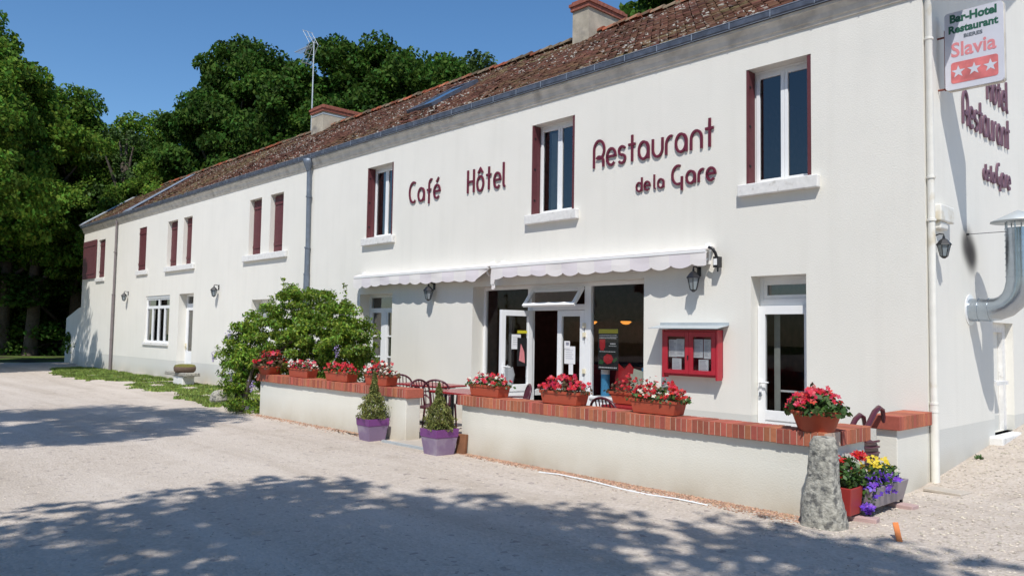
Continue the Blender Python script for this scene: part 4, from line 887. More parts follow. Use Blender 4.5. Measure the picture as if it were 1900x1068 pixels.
table("red rectangular terrace table farther from the gap", (-7.65, -1.30, .035), 1.15, .7, R(3))
table("red rectangular terrace table nearer the right wall", (-5.95, -1.90, .035), 1.1, .68, R(-2))
table("small red terrace table carrying the dry looking planter", (-2.9, -1.55, .035), .8, .7, 0)
# tilted chair stored by the side steps
t = thing("folded_chair", "dark maroon resin chair tipped up between the wall ends, behind the flower trough", "chair", (-.12, -1.33, .08), 0)
mb = MB()
for x, y, dz in ((.0, -.02, 0), (-.22, .02, -.10)): mb.tube([(x, y - .30, .46 + dz), (x, y - .22, .54 + dz), (x, y + .02, .70 + dz), (x, y + .17, .82 + dz), (x, y + .28, .86 + dz), (x, y + .38, .83 + dz), (x, y + .42, .70 + dz)], [.03, .038, .030, .030, .028, .025, .02], 10)
mb.build("armrest", 'resin', t)
mb = MB(); P = [(-.30, .52), (-.28, .60), (-.17, .64), (-.02, .56), (.20, .50), (.24, .36), (.10, .26), (-.16, .24), (-.30, .36)]
mb.prism([(p[0], p[1]) for p in P], -.10, .02, lambda a, p: (a, p[0], p[1])); mb.build("seat", 'resin', t, bevel=.03)
mb = MB()
for k in range(5): z = .30 + k * .06; mb.tube([(.035, -.26 + .02 * k, z), (.05, -.05, z - .015), (.035, .17, z - .02)], .012, 6)
mb.build("backrest", 'resin', t)
for y in (-.2, .12):
    mb = MB(); mb.tube([(-.04, y, .30), (-.05, y + .05, .0)], [.025, .016], 8); mb.build("leg", 'resin', t)
del c0

# ------------------------------------------------------------------ plants in pots
def bloom(C, size, rng, n_pet=5):
    """small flowers: n_pet quads round each centre"""
    out = []
    for c in C:
        n = rng.normal(size=3) * .5 + np.array([0.25, -.6, .8]); n /= np.linalg.norm(n); a = np.cross(n, rng.normal(size=3)); a /= np.linalg.norm(a); b = np.cross(n, a); s = size * rng.uniform(.7, 1.25); off = rng.uniform(0, 6)
        for k in range(n_pet):
            th = off + 2 * math.pi * k / n_pet; d = a * math.cos(th) + b * math.sin(th); e = -a * math.sin(th) + b * math.cos(th)
            out.append([c, c + d * s * .55 + e * s * .34 + n * s * .12, c + d * s + n * s * .10, c + d * s * .55 - e * s * .34 + n * s * .12])
    return np.array(out)
def fill_plants(t, lx, ly, hz, z0, nl, flowers, leafm, seed, leafsize=.045, tilt=0, fl=.026, round_=False):
    rng = np.random.default_rng(seed); C = []
    while len(C) < nl:
        p = rng.uniform(-1, 1, 3); r2 = p[0] ** 2 + p[1] ** 2 if round_ else max(p[0] ** 4, p[1] ** 2)
        hmax = max(.25, 1 - .75 * r2 + .25 * math.sin(p[0] * 9 + seed) * math.cos(p[1] * 5))
        z = rng.uniform(0.0, hmax)
        if r2 > 1: continue
        C.append((p[0] * lx / 2 * (1 + .25 * (1 - z)), p[1] * ly / 2 * 1.15, z0 + z * hz))
    C = np.array(C); nrm = np.array([0, -.3, .9]) + C * np.array([1.5 / lx, 1.5 / ly, 0]); nrm /= np.linalg.norm(nrm, axis=1)[:, None]
    quads_mesh("foliage", leaves(C, leafsize, nrm, .5, .7, rng), leafm, t)
    Q = []; mi = []; ms = []; flowers = [(m, int(n_ * 1.55), sub) for m, n_, sub in flowers]
    for k, (m, n_, sub) in enumerate(flowers):
        F_ = []
        while len(F_) < n_:
            p = rng.uniform(-1, 1, 3); r2 = p[0] ** 2 + p[1] ** 2 if round_ else max(p[0] ** 4, p[1] ** 2)
            if r2 > 1: continue
            if sub and not (sub[0] <= p[0] <= sub[1]): continue
            hmax = max(.25, 1 - .75 * r2 + .25 * math.sin(p[0] * 9 + seed) * math.cos(p[1] * 5))
            F_.append((p[0] * lx / 2 * 1.08, p[1] * ly / 2 * 1.2, z0 + hmax * hz * rng.uniform(.82, 1.08) + .01))
        q = bloom(np.array(F_), fl, rng); Q.append(q); mi.append(np.full(len(q), k)); ms.append(m)
    quads_mesh("blossoms", np.concatenate(Q), ms, t, np.concatenate(mi))
def box_pot(t, lx, ly, h, m='terra', flare=.88, rim=.02):
    mb = MB()
    def ring(a, b, z): return [(-a, -b, z), (a, -b, z), (a, b, z), (-a, b, z)]
    k = [ring(lx / 2 * flare, ly / 2 * flare, .008), ring(lx / 2 * .975, ly / 2 * .97, h - .035), ring(lx / 2 * 1.03, ly / 2 * 1.05, h - .033), ring(lx / 2 * 1.03, ly / 2 * 1.05, h), ring(lx / 2 * .95, ly / 2 * .9, h), ring(lx / 2 * .93, ly / 2 * .88, h - .05)]
    vs = [p for r_ in k for p in r_]; fs = [(3, 2, 1, 0)]
    for i in range(5): fs += [(i * 4 + j, i * 4 + (j + 1) % 4, (i + 1) * 4 + (j + 1) % 4, (i + 1) * 4 + j) for j in range(4)]
    mb.add(vs, fs); o = mb.build("pot", m, t, bevel=.012)
    mb = MB(); mb.box(-lx / 2 * .94, lx / 2 * .94, -ly / 2 * .89, ly / 2 * .89, h - .06, h - .03); mb.build("soil", 'soil', t)
def planter(label, x, y, lx, ly, h, flowers, leafm, seed, rot=0, z=.80, hz=.15, group="flower planters on the terrace walls", nl=420, fl=.028):
    t = thing("flower_planter", label, "flower planter", (x, y, z), R(rot), group); box_pot(t, lx, ly, h); fill_plants(t, lx, ly, hz, h - .03, nl, flowers, leafm, seed, fl=fl); return t
YP = -2.50
planter("small terracotta planter of white and pink begonias, second from the left end", -9.97, YP, .74, .22, .17, [('white', 30, None), ('pink', 44, None)], 'leafbronze', 11)
planter("terracotta planter crowded with red begonias on the left wall", -8.62, YP, .76, .22, .17, [('red', 70, None), ('pink', 30, None)], 'leafflower', 12)
planter("terracotta planter of bronze-leaved red and white begonias partly behind the left conifer", -7.40, YP, .66, .22, .17, [('red', 38, None), ('white', 9, (.4, 1))], 'leafbronze', 13, hz=.22)
planter("terracotta planter with white and pink begonias at the gap end of the right wall", -4.76, YP, .62, .22, .165, [('pink', 34, None), ('white', 16, None), ('red', 16, None)], 'leafflower', 14, hz=.16)
planter("terracotta planter packed with pink and red begonias before the bar door", -3.36, YP, .64, .22, .165, [('pink', 55, None), ('red', 45, None)], 'leafbronze', 15, hz=.19, fl=.032)
planter("terracotta planter with white begonias flanked by red ones, below the menu case", -1.94, YP, .62, .22, .165, [('red', 50, (-1, .1)), ('white', 16, (-.8, .55)), ('red', 40, (.4, 1))], 'leafflower', 16, hz=.18)
planter("dull planter of dry green and orange foliage on a table behind the right wall", -2.9, -1.55, .85, .24, .16, [('red', 25, None)], 'leafbronze', 17, z=.775, hz=.22, group="terrace planters")
t = thing("flower_pot", "round terracotta pot of tall red begonias at the far left end of the wall", "flower pot", (-11.25, YP, .80))
mb = MB(); mb.lathe([(0, 0), (.19, 0), (.20, .01), (.25, .13), (.265, .135), (.265, .165), (.245, .165), (.235, .12), (0, .12)], 0, 0, 0, 24); mb.build("pot", 'terra', t)
mb = MB(); mb.lathe([(.235, .14), (0, .14)], 0, 0, 0, 20); mb.build("soil", 'soil', t); fill_plants(t, .62, .55, .36, .12, 420, [('red', 20, None), ('pink', 8, None)], 'leafbronze', 21, fl=.05, round_=True, leafsize=.07)
t = thing("flower_pot", "large round terracotta bowl of pink-red flowers above the stone post", "flower pot", (-.12, YP, .80))
mb = MB(); mb.lathe([(0, 0), (.155, 0), (.165, .012), (.215, .15), (.235, .155), (.24, .19), (.215, .19), (.205, .15), (0, .15)], 0, 0, 0, 32); mb.build("pot", 'terra', t)
mb = MB(); mb.lathe([(.208, .165), (0, .165)], 0, 0, 0, 24); mb.build("soil", 'soil', t); fill_plants(t, .50, .44, .22, .16, 420, [('pink', 60, (-1, .1)), ('red', 20, (-1, .3)), ('pink', 14, (.1, 1))], 'leafflower', 22, fl=.034, round_=True, leafsize=.075)

# purple planters with conical conifers
def conifer(label, x, y, s, hh, rr, seed, lean):
    t = thing("potted_conifer", label, "potted conifer", (x, y, float(gz(x, y)) - .005), R(-2), "conifers in purple tubs by the terrace gap")
    mb = MB(); a, b = .148 * s, .195 * s
    def sq(r_, z): return [(-r_, -r_, z), (r_, -r_, z), (r_, r_, z), (-r_, r_, z)]
    lv = [sq(a, 0), sq(b * .93, .24 * s)]; mb.add([p for q in lv for p in q], [(3, 2, 1, 0)] + [(j, (j + 1) % 4, 4 + (j + 1) % 4, 4 + j) for j in range(4)], 1)
    lv = [sq(b * .93, .24 * s), sq(b * .965, .245 * s), sq(b, .355 * s), sq(b * .93, .355 * s), sq(b * .9, .31 * s)]; fs = []
    for i in range(4): fs += [(i * 4 + j, i * 4 + (j + 1) % 4, (i + 1) * 4 + (j + 1) % 4, (i + 1) * 4 + j) for j in range(4)]
    mb.add([p for q in lv for p in q], fs, 0); mb.build("tub", ['purple', 'purplefade'], t, bevel=.006)
    mb = MB(); mb.box(-b * .9, b * .9, -b * .9, b * .9, .29 * s, .32 * s); mb.build("soil", 'soil', t)
    mb = MB(); mb.tube([(0, 0, .3 * s), (lean * .5, 0, .3 + hh * .6), (lean, 0, .3 + hh * .95)], [.02, .012, .004], 6); mb.build("stem", 'bark', t)
    rng = np.random.default_rng(seed); N = 5200; z = rng.uniform(0, 1, N) ** 1.25
    prof = rr * np.interp(z, [0, .12, .3, .5, .62, .8, 1], [.80, 1.0, .92, .58, .30, .20, .03]) * (1 + .16 * np.sin(z * 31 + seed)); th = rng.uniform(0, 2 * math.pi, N)
    prof = prof * (1 + .18 * np.sin(th * 5 + z * 14 + seed)) * rng.uniform(.55, 1.12, N)
    C = np.stack([prof * np.cos(th) + lean * z, prof * np.sin(th), .33 * s + z * hh], 1)
    nr = np.stack([np.cos(th), np.sin(th), np.full(N, .2)], 1); d = leaves(C, .045, nr, .35, .35, rng, droop=-1.6); quads_mesh("foliage", d, 'conifer', t)
    return t
conifer("conical conifer in a faded purple tub at the left of the terrace gap", -7.03, -2.88, .96, .72, .20, 31, .03)
conifer("conical conifer in a purple tub at the right of the terrace gap", -5.30, -2.93, 1.0, .64, .19, 32, -.03)
mb = MB(); T = Matrix.Translation((-5.13, -2.68, 0)) @ Matrix.Rotation(R(12), 4, 'Z') @ Matrix.Rotation(R(-8), 4, 'X'); mb.box(-.08, .08, -.03, .03, 0, .27, 0, T)
tag(mb.build("clay_block", 'rustyclay', bevel=.01), "brown clay block leaning on the right wall behind the purple tub", "block")

# trough with red, yellow and violet flowers
t = thing("flower_trough", "grey trough on legs spilling violet, yellow and red flowers beside the stone post", "flower trough", (.14, -2.0, .0), 0)
def trough(mb, x0, x1, y0, y1, z0, z1, in_):
    a = [(x0 + in_, y0 + in_, z0), (x1 - in_, y0 + in_, z0), (x1 - in_, y1 - in_, z0), (x0 + in_, y1 - in_, z0)]; b = [(x0, y0, z1), (x1, y0, z1), (x1, y1, z1), (x0, y1, z1)]; c = [(x0 + .02, y0 + .02, z1), (x1 - .02, y0 + .02, z1), (x1 - .02, y1 - .02, z1), (x0 + .02, y1 - .02, z1)]; d = [(p[0], p[1], z1 - .06) for p in c]
    mb.add(a + b + c + d, [(3, 2, 1, 0)] + [(i * 4 + j, i * 4 + (j + 1) % 4, (i + 1) * 4 + (j + 1) % 4, (i + 1) * 4 + j) for i in range(3) for j in range(4)] + [(12, 13, 14, 15)])
mb = MB(); trough(mb, -.10, .16, -.28, .60, .09, .29, .04); mb.build("trough_body", mat('grey_trough', (.30, .26, .27), .6, var=.1), t, bevel=.008)
for (x, y) in ((-.04, -.2), (.10, -.2), (-.04, .55), (.10, .55)):
    mb = MB(); mb.box(x - .012, x + .012, y - .012, y + .012, -.0, .10); mb.build("leg", 'blackmetal', t)
mb = MB(); trough(mb, -.11, .08, -.54, -.28, .06, .31, .02); mb.build("red_pot", mat('red_pot', (.34, .035, .03), .5), t, bevel=.008)
def cluster(n_, c, r, rng): p, d = on_ellipsoid(n_, c, r, rng, .3); return p
rng = np.random.default_rng(41)
C = np.concatenate([cluster(520, (-.03, -.36, .42), (.13, .20, .15), rng), cluster(460, (.03, .10, .35), (.17, .47, .12), rng), cluster(170, (.08, -.22, .24), (.09, .08, .15), rng)])
quads_mesh("foliage", leaves(C, .055, None, 0, .6, rng), 'leafflower', t)
mb = MB(); rr = random.Random(5)
def fl(c, r, n_, s): return bloom(cluster(n_, c, r, rng), s, rng)
sets = [('red', np.concatenate([fl((-.07, -.46, .53), (.05, .08, .08), 30, .026), fl((-.02, -.12, .56), (.06, .09, .04), 34, .028), fl((-.06, -.48, .40), (.04, .06, .04), 8, .028), fl((.02, -.30, .47), (.04, .04, .04), 8, .028)])),
        ('yellow', np.concatenate([fl((.04, .05, .49), (.10, .20, .07), 42, .021), fl((.06, .32, .45), (.05, .08, .08), 12, .021)])),
        ('violet', np.concatenate([fl((.09, .10, .34), (.12, .42, .06), 56, .036), fl((.11, -.22, .30), (.07, .07, .12), 18, .038), fl((.12, -.30, .13), (.06, .05, .05), 14, .038), fl((.175, .05, .24), (.02, .25, .05), 5, .034)]))]
quads_mesh("blossoms", np.concatenate([q for _, q in sets]), [m for m, _ in sets], t, np.concatenate([np.full(len(q), i) for i, (_, q) in enumerate(sets)]))
for i, (x, y, a) in enumerate(((.22, -2.32, 10), (.26, -1.50, -5))):
    mb = MB(); mb.box(-.14, .14, -.07, .07, 0, .05); o = mb.build("paving_brick", mat('pink_brick', (.48, .34, .32), .9, var=.1), bevel=.008); o.location = (x, y, float(gz(x, y)) - .01); o.rotation_euler = (0, 0, R(a))
    tag(o, ["pinkish brick under the near leg of the flower trough", "pinkish brick under the rear leg of the flower trough"][i], "brick")

# stone post
rng = np.random.default_rng(5); mb = MB(); seg = 28; rows = 26; vs = []
for i in range(rows):
    f = i / (rows - 1); z = .82 * f; r_ = .200 - .102 * f ** .85 + .006 * math.sin(f * 9) - (.02 * max(0, f - .95) / .05)
    for k in range(seg):
        a = 2 * math.pi * k / seg; n_ = .006 * math.sin(3 * a + f * 7) + .004 * math.sin(5 * a - f * 13) + rng.normal(0, .0025)
        e = 1 / max(abs(math.cos(a)), abs(math.sin(a))) ** .45
        vs.append(((r_ + n_) * e * math.cos(a), (r_ + n_) * .8 * e * math.sin(a), z + .012 * math.sin(a * 2)))
vs.append((0, 0, .835)); c_ = len(vs) - 1
mb.add(vs, [(i * seg + k, i * seg + (k + 1) % seg, (i + 1) * seg + (k + 1) % seg, (i + 1) * seg + k) for i in range(rows - 1) for k in range(seg)] + [((rows - 1) * seg + k, (rows - 1) * seg + (k + 1) % seg, c_) for k in range(seg)], 0, True)
o = mb.build("stone_post", 'oldstone'); o.location = (.085, -2.80, -.04); tag(o, "weathered tapering stone guard post at the corner of the right wall", "bollard")

# small things on the gravel
mb = MB(); T = Matrix.Translation((.74, -2.82, .0)) @ Matrix.Rotation(R(20), 4, 'Z') @ Matrix.Rotation(R(-48), 4, 'X') @ Matrix.Rotation(R(-10), 4, 'Y'); mb.box(-.022, .022, -.012, .012, -.02, .18, 0, T)
tag(mb.build("wooden_peg", 'woodorange', bevel=.003), "orange wooden peg sticking out of the gravel in front of the trough", "peg")
mb = MB(); pts = [(-3.43, -2.86, .0), (-3.1, -2.85, .018), (-2.56, -2.88, .02), (-2.1, -2.91, .004), (-1.75, -2.925, .004), (-1.4, -2.915, .016), (-1.05, -2.89, .006)]; mb.tube(pts, .009, 6)
tag(mb.build("edging_strip", 'pvc'), "thin white plastic strip lying along the foot of the right wall", "strip")
mb = MB(); mb.box(-6.75, -5.45, -2.90, -2.86, -.05, .035); tag(mb.build("threshold_strip", 'zincpale'), "grey metal threshold across the terrace gap", "threshold")
mb = MB(); T = Matrix.Translation((.20, -.32, .02)) @ Matrix.Rotation(R(-8), 4, 'Z'); mb.box(-.1, .3, -.12, .12, 0, .03, 0, T); tag(mb.build("drain_slab", 'concrete', bevel=.006), "flat concrete drain slab at the foot of the cream downpipe", "slab")
rr = random.Random(8); mb = MB()
for k in range(26):
    x = -8.4 + rr.random() * 1.2; y = -2.72 - rr.random() * .10 - .12 * (x + 8.4) * .3; a = rr.uniform(-.5, .5); l_ = rr.uniform(.04, .16); mb.tube([(x, y, .012), (x + l_ * math.cos(a), y + l_ * math.sin(a), .012 + rr.random() * .03)], [.006, .003], 5)
tag(mb.build("twigs", 'bark'), "dark fallen twigs on the gravel at the foot of the left wall", "twigs", kind="stuff")
# stone bench with mossy pot by the far door
t = thing("stone_bench", "weathered stone slab bench on a block by the far door", "bench", (-20.75, -.62, 0))
mb = MB(); mb.box(-.95, .75, -.22, .22, .27, .37); mb.build("seat_slab", 'oldstone', t, bevel=.02); mb = MB(); mb.box(-.32, .42, -.18, .18, -.02, .27); mb.build("block", 'stone', t, bevel=.03)
t = thing("stone_pot", "squat mossy stone pot on the bench by the far door", "pot", (-20.65, -.62, .37)); mb = MB(); mb.lathe([(0, 0), (.26, 0), (.31, .05), (.32, .14), (.30, .18), (0, .18)], 0, 0, 0, 18); mb.build("bowl", mat('brown_pot', (.13, .085, .06), .9, var=.2), t)
mb = MB(); mb.lathe([(.31, .165), (.28, .22), (.17, .245), (0, .25)], 0, 0, 0, 16); mb.build("moss", 'moss', t)
mb = MB(); mb.lathe([(0, -.02), (.17, 0), (.20, .10), (.17, .22), (.10, .30), (0, .31)], 0, 0, 0, 9, smooth=False); o = mb.build("boulder", 'oldstone', bevel=.03); o.location = (-14.05, -2.35, 0); tag(o, "pale rough stone at the foot of the climber", "stone")
mb = MB(); rng = np.random.default_rng(9)
# low side wall beyond the far end
t = thing("garden_wall", "lower white wall with a sloping top beyond the far end of the hotel", "wall", (-36.5, .5, 0))
mb = MB(); P = [(-38.6, -.2), (-34.9, -.2), (-34.9, 2.75), (-36.6, 2.55), (-38.6, 2.1)]; plate(mb, P, .5, .75); rel(mb, t).build("wall_body", 'wall', t)

# things in the bar window
t = thing("window_poster", "black poster with yellow header and red flower in the right bar window", "poster", (-5.04, .345, 1.1))
mb = MB(); mb.box(-5.25, -4.82, .343, .346, 1.10, 1.78); mb.box(-5.24, -4.83, .3405, .3425, 1.70, 1.77, 1)
for k, (a, b2, z, h) in enumerate(((-5.22, -4.85, 1.665, .012), (-5.22, -4.84, 1.64, .012), (-5.22, -4.86, 1.615, .01), (-4.99, -4.88, 1.52, .02), (-5.02, -4.86, 1.49, .008), (-5.22, -4.88, 1.395, .01), (-5.23, -4.85, 1.13, .018))):
    x = a
    while x < b2: w_ = random.uniform(.01, .035); mb.box(x, min(x + w_, b2), .3405, .3425, z, z + h, 4); x += w_ + .008
mb.box(-5.22, -5.10, .3405, .3425, 1.46, 1.60, 2); mb.box(-5.20, -5.12, .3385, .3403, 1.42, 1.58, 2)
for k in range(7): a = k * .9; plate(mb, [(-5.03 + .055 * math.cos(a) + .05 * math.cos(q), 1.28 + .045 * math.sin(a) + .04 * math.sin(q)) for q in [j * math.pi / 4 for j in range(8)]], .3370 - k * .0005, .3400 - k * .0004, 2)
plate(mb, [(-4.95, 1.26), (-4.86, 1.31), (-4.84, 1.27), (-4.92, 1.22)], .3405, .3425, 3); plate(mb, [(-5.10, 1.24), (-5.2, 1.27), (-5.24, 1.2), (-5.15, 1.19)], .3405, .3425, 3)
rel(mb, t).build("poster_sheet", ['posterblack', 'posteryellow', 'posterred', 'postergreen', 'paper'], t)
for a, b in ((-5.36, -4.11), (-8.04, -6.87)):
    mb = MB(); mb.box(a, b, .36, .75, .56, .66); mb.build("window_ledge", 'pvc', SF)
def litem(name, label, cat, build, m):
    mb = MB(); build(mb); return tag(mb.build(name, m), label, cat)
litem("leaflet_tube", "pale blue tube standing in the bar window beside the door post", "tube", lambda mb: (mb.tube([(-5.22, .5, .66), (-5.22, .5, 1.02)], .075, 16), mb.tube([(-5.22, .5, 1.02), (-5.22, .5, 1.10)], .076, 16, 1)), ['blue', 'paper'])
litem("card_display", "red shaped cardboard display in the bar window below the poster", "display", lambda mb: plate(mb, [(-4.99, .66), (-4.62, .66), (-4.60, 1.10), (-4.72, 1.22), (-4.83, 1.12), (-4.95, 1.20), (-5.02, .95)], .50, .52), 'posterred')
litem("leaflet_stack", "cream leaflets leaning in the bar window right of the red display", "leaflets", lambda mb: (plate(mb, [(-4.62, .66), (-4.36, .66), (-4.36, 1.10), (-4.55, 1.14)], .40, .42), mb.box(-4.66, -4.50, .46, .50, .66, 1.05)), 'cream')
litem("leaflet_stack", "blue and white leaflets at the right side of the bar window", "leaflets", lambda mb: (mb.box(-4.45, -4.14, .48, .53, .66, 1.16), mb.box(-4.40, -4.2, .44, .47, .66, 1.02, 1)), ['blue', 'paper'])
litem("tall_card", "tall cream card in the bar window corner by the menu case", "card", lambda mb: mb.box(-4.25, -4.13, .40, .43, .66, 1.33), 'cream')
litem("cutout_figure", "white leaf-shaped cutout in the left bar window", "cutout", lambda mb: plate(mb, [(-7.55, .66), (-7.42, .66), (-7.36, .9), (-7.42, 1.05), (-7.50, 1.02), (-7.56, 1.09), (-7.63, .98), (-7.60, .8)], .42, .44), 'paper')
litem("cutout_figure", "white slim cutout behind the open door leaf", "cutout", lambda mb: plate(mb, [(-7.02, .66), (-6.90, .66), (-6.86, .95), (-6.90, 1.2), (-6.96, 1.25), (-7.02, 1.1), (-7.06, .9)], .42, .44), 'paper')
for x, lb in ((-8.75, "left glowing amber lamp inside the dark bar"), (-7.75, "right glowing amber lamp inside the dark bar")):
    t = thing("bar_lamp", lb, "lamp", (x, 4.2, 1.98), 0, "amber lamps inside the bar")
    mb = MB(); mb.lathe([(0, .05), (.07, .04), (.13, 0), (.07, -.05), (0, -.06)], 0, 0, 0, 14); mb.build("glow", 'lampglow', t); mb = MB(); mb.lathe([(0, .09), (.17, .07), (.24, .02), (.23, .015), (0, .06)], 0, 0, 0, 14); mb.build("lamp_shade", mat('lamp_brown', (.15, .05, .02), .5), t)
t = thing("bar_counter", "dark red bar counter deep inside the doorway", "counter", (-6.4, 3.2, 0)); mb = MB(); mb.box(-1.6, 1.2, 0, .6, .04, 1.05); mb.build("front", 'menudeep', t); mb = MB(); mb.box(-1.65, 1.25, -.05, .65, 1.05, 1.09); mb.build("counter_top", 'dark', t)
for z, lb in ((1.83, "top ivory door contact on the bar door post"), (1.67, "middle ivory door contact on the bar door post"), (1.06, "bottom ivory door contact on the bar door post")):
    mb = MB(); mb.box(-5.52, -5.46, .245, .268, z - .04, z + .04); mb.box(-5.475, -5.465, .235, .245, z - .09, z - .03, 1); tag(mb.build("door_contact", ['ivory', 'blackmetal'], bevel=.003), lb, "door fitting")

# ------------------------------------------------------------------ climber
t = thing("wisteria", "big green wisteria climber with lilac racemes covering the left end of the terrace", "climbing shrub", (-12.2, -2.3, 0)); L = np.array([-12.2, -2.3, 0])
def P_on(u, v, y):   # point on the plane Y=y seen at (u, v) in the photo frame
    d = _w + _r * ((u - 950) / 1460.63) - _u * ((v - 534) / 1460.63); s = (y + 9.71398) / d.y; return np.array([3.35842 + d.x * s, y, 1.65 + d.z * s])
blobs = [(432, 655, -2.5, .42), (455, 628, -2.4, .40), (490, 600, -2.1, .50), (510, 640, -2.1, .65), (548, 590, -1.9, .62), (560, 565, -1.7, .42), (590, 610, -1.8, .60), (625, 600, -1.7, .50), (640, 640, -1.7, .58),
         (668, 615, -1.6, .30), (665, 655, -1.6, .36), (560, 650, -1.9, .70), (600, 670, -1.8, .50), (470, 675, -2.4, .50), (445, 700, -2.6, .38), (440, 735, -2.75, .30), (455, 755, -2.75, .26), (500, 685, -2.3, .45), (545, 545, -1.7, .22), (600, 560, -1.7, .25), (640, 585, -1.6, .28), (655, 685, -1.5, .25)]
rng = np.random.default_rng(77); CC = []; NN = []
for (u, v, y, r_) in blobs:
    c = P_on(u, v, y); n_ = int(2300 * r_ * r_ / .25) + 200; sub = on_ellipsoid(max(8, int(r_ * 52)), c, (r_, r_ * .9, r_ * .85), rng, .66)[0]
    for s_ in sub:
        p, d = on_ellipsoid(max(10, n_ // len(sub)), s_, (.15, .15, .10), rng, .2); CC.append(p); NN.append((p - c) / (np.linalg.norm(p - c, axis=1)[:, None] + 1e-6) * .7 + np.array([0, -.15, .6]))
CC = np.concatenate(CC); NN = np.concatenate(NN); NN /= np.linalg.norm(NN, axis=1)[:, None]
# upright young shoots
for (u, v0, v1, w_) in ((528, 590, 517, .12), (615, 560, 540, .05), (506, 560, 548, .05), (640, 560, 525, .03), (470, 600, 575, .07), (430, 625, 600, .07), (575, 560, 532, .06), (655, 600, 570, .06), (500, 585, 560, .08), (405, 660, 640, .06)):
    a = P_on(u, v0, -1.8); b2 = P_on(u - 2, v1, -1.8)
    for k in range(9):
        c = a + (b2 - a) * k / 8; m_ = 16 if w_ > .1 else 4; sd_ = rng.choice([-1, 1], m_); tt = rng.uniform(0, 1, m_)
        p = c + np.stack([sd_ * tt * w_ * (1.3 - k / 9), rng.normal(0, .03, m_), -.03 * tt + rng.normal(0, .01, m_)], 1); CC = np.concatenate([CC, p]); NN = np.concatenate([NN, np.tile([0, -.5, .8], (m_, 1))])
ok = CC[:, 2] > .02; CC = CC[ok]; NN = NN[ok]
quads_mesh("foliage", leaves(CC - L, .08, NN, .45, .42, rng, droop=.5), 'leafwist', t)
mb = MB(); rr = random.Random(3)
for k in range(5):
    c = P_on(440 + rr.uniform(-8, 15), 765, -2.68); e = P_on(440 + 26 * k, 640 - 8 * (k % 3), -2.1); m_ = np.array([c[0] * .8 + e[0] * .2, -2.55, c[2] * .4 + e[2] * .6])
    mb.tube([c - L + np.array([0, 0, -.1]), m_ - L, e - L], [.05, .035, .015], 7)
mb.build("stems", 'bark', t)
R_ = []
for (u, v, y) in ((396, 652, -2.7), (425, 612, -2.7), (430, 690, -2.85), (468, 705, -2.8), (625, 640, -2.2)):
    c = P_on(u, v, y); n_ = 60; f = rng.uniform(0, 1, n_); quads_mesh("raceme", leaves(c + np.stack([rng.normal(0, .035, n_) * (1.2 - f), rng.normal(0, .035, n_) * (1.2 - f), -f * .22], 1) - L, .03, None, 0, .8, rng), 'lilac', t)

# ------------------------------------------------------------------ grass verges, pebbles
def in_poly(x, y, P):
    c = np.zeros(len(x), bool); n_ = len(P)
    for i in range(n_):
        x0_, y0_ = P[i]; x1_, y1_ = P[(i + 1) % n_]; k = ((y0_ > y) != (y1_ > y)) & (x < (x1_ - x0_) * (y - y0_) / (y1_ - y0_ + 1e-12) + x0_); c ^= k
    return c
def grass(label, P, n_, h, seed):
    rng = np.random.default_rng(seed); P = np.array(P); lo, hi = P.min(0) - .4, P.max(0) + .4; x = rng.uniform(lo[0], hi[0], n_ * 4); y = rng.uniform(lo[1], hi[1], n_ * 4)
    jx = x + .25 * np.sin(y * 7 + x * 2) * rng.uniform(0, 1, len(x)); jy = y + .18 * np.sin(x * 5) + .1 * np.sin(x * 13)
    k = in_poly(jx, jy, P) & (np.sin(x * 2.1 + 1) * np.sin(y * 4.3 + x) > -.55) & (y < -.03); x = x[k][:n_]; y = y[k][:n_]; m_ = len(x)
    hh = h * rng.uniform(.4, 1.3, m_); th = rng.uniform(0, math.pi, m_); w_ = rng.uniform(.012, .03, m_); lx = rng.normal(0, .5, m_) * hh; ly = rng.normal(0, .5, m_) * hh; z = gz(x, y)
    a = np.stack([x - w_ * np.cos(th), y - w_ * np.sin(th), z], 1); b = np.stack([x + w_ * np.cos(th), y + w_ * np.sin(th), z], 1); c = np.stack([x + lx + .3 * w_, y + ly, z + hh], 1); d = np.stack([x + lx - .3 * w_, y + ly, z + hh], 1)
    o = quads_mesh("grass", np.stack([a, b, c, d], 1), 'grass'); tag(o, label, "grass", kind="stuff")
grass("green grass verge at the foot of the far wing", [(-33.0, -.02), (-32.2, -1.35), (-28, -2.3), (-24, -2.45), (-22.4, -1.2), (-22.6, -.02)], 21000, .06, 1)
grass("thin worn grass between the bench and the climber", [(-22.0, -1.75), (-19.5, -2.35), (-15.2, -1.75), (-14.2, -.02), (-21.6, -.02), (-21.9, -1.0)], 9000, .045, 2)
grass("small grass patch in front of the climber", [(-16.6, -2.0), (-15.6, -2.65), (-13.6, -2.75), (-13.0, -1.6), (-14.6, -1.3)], 4500, .07, 3)
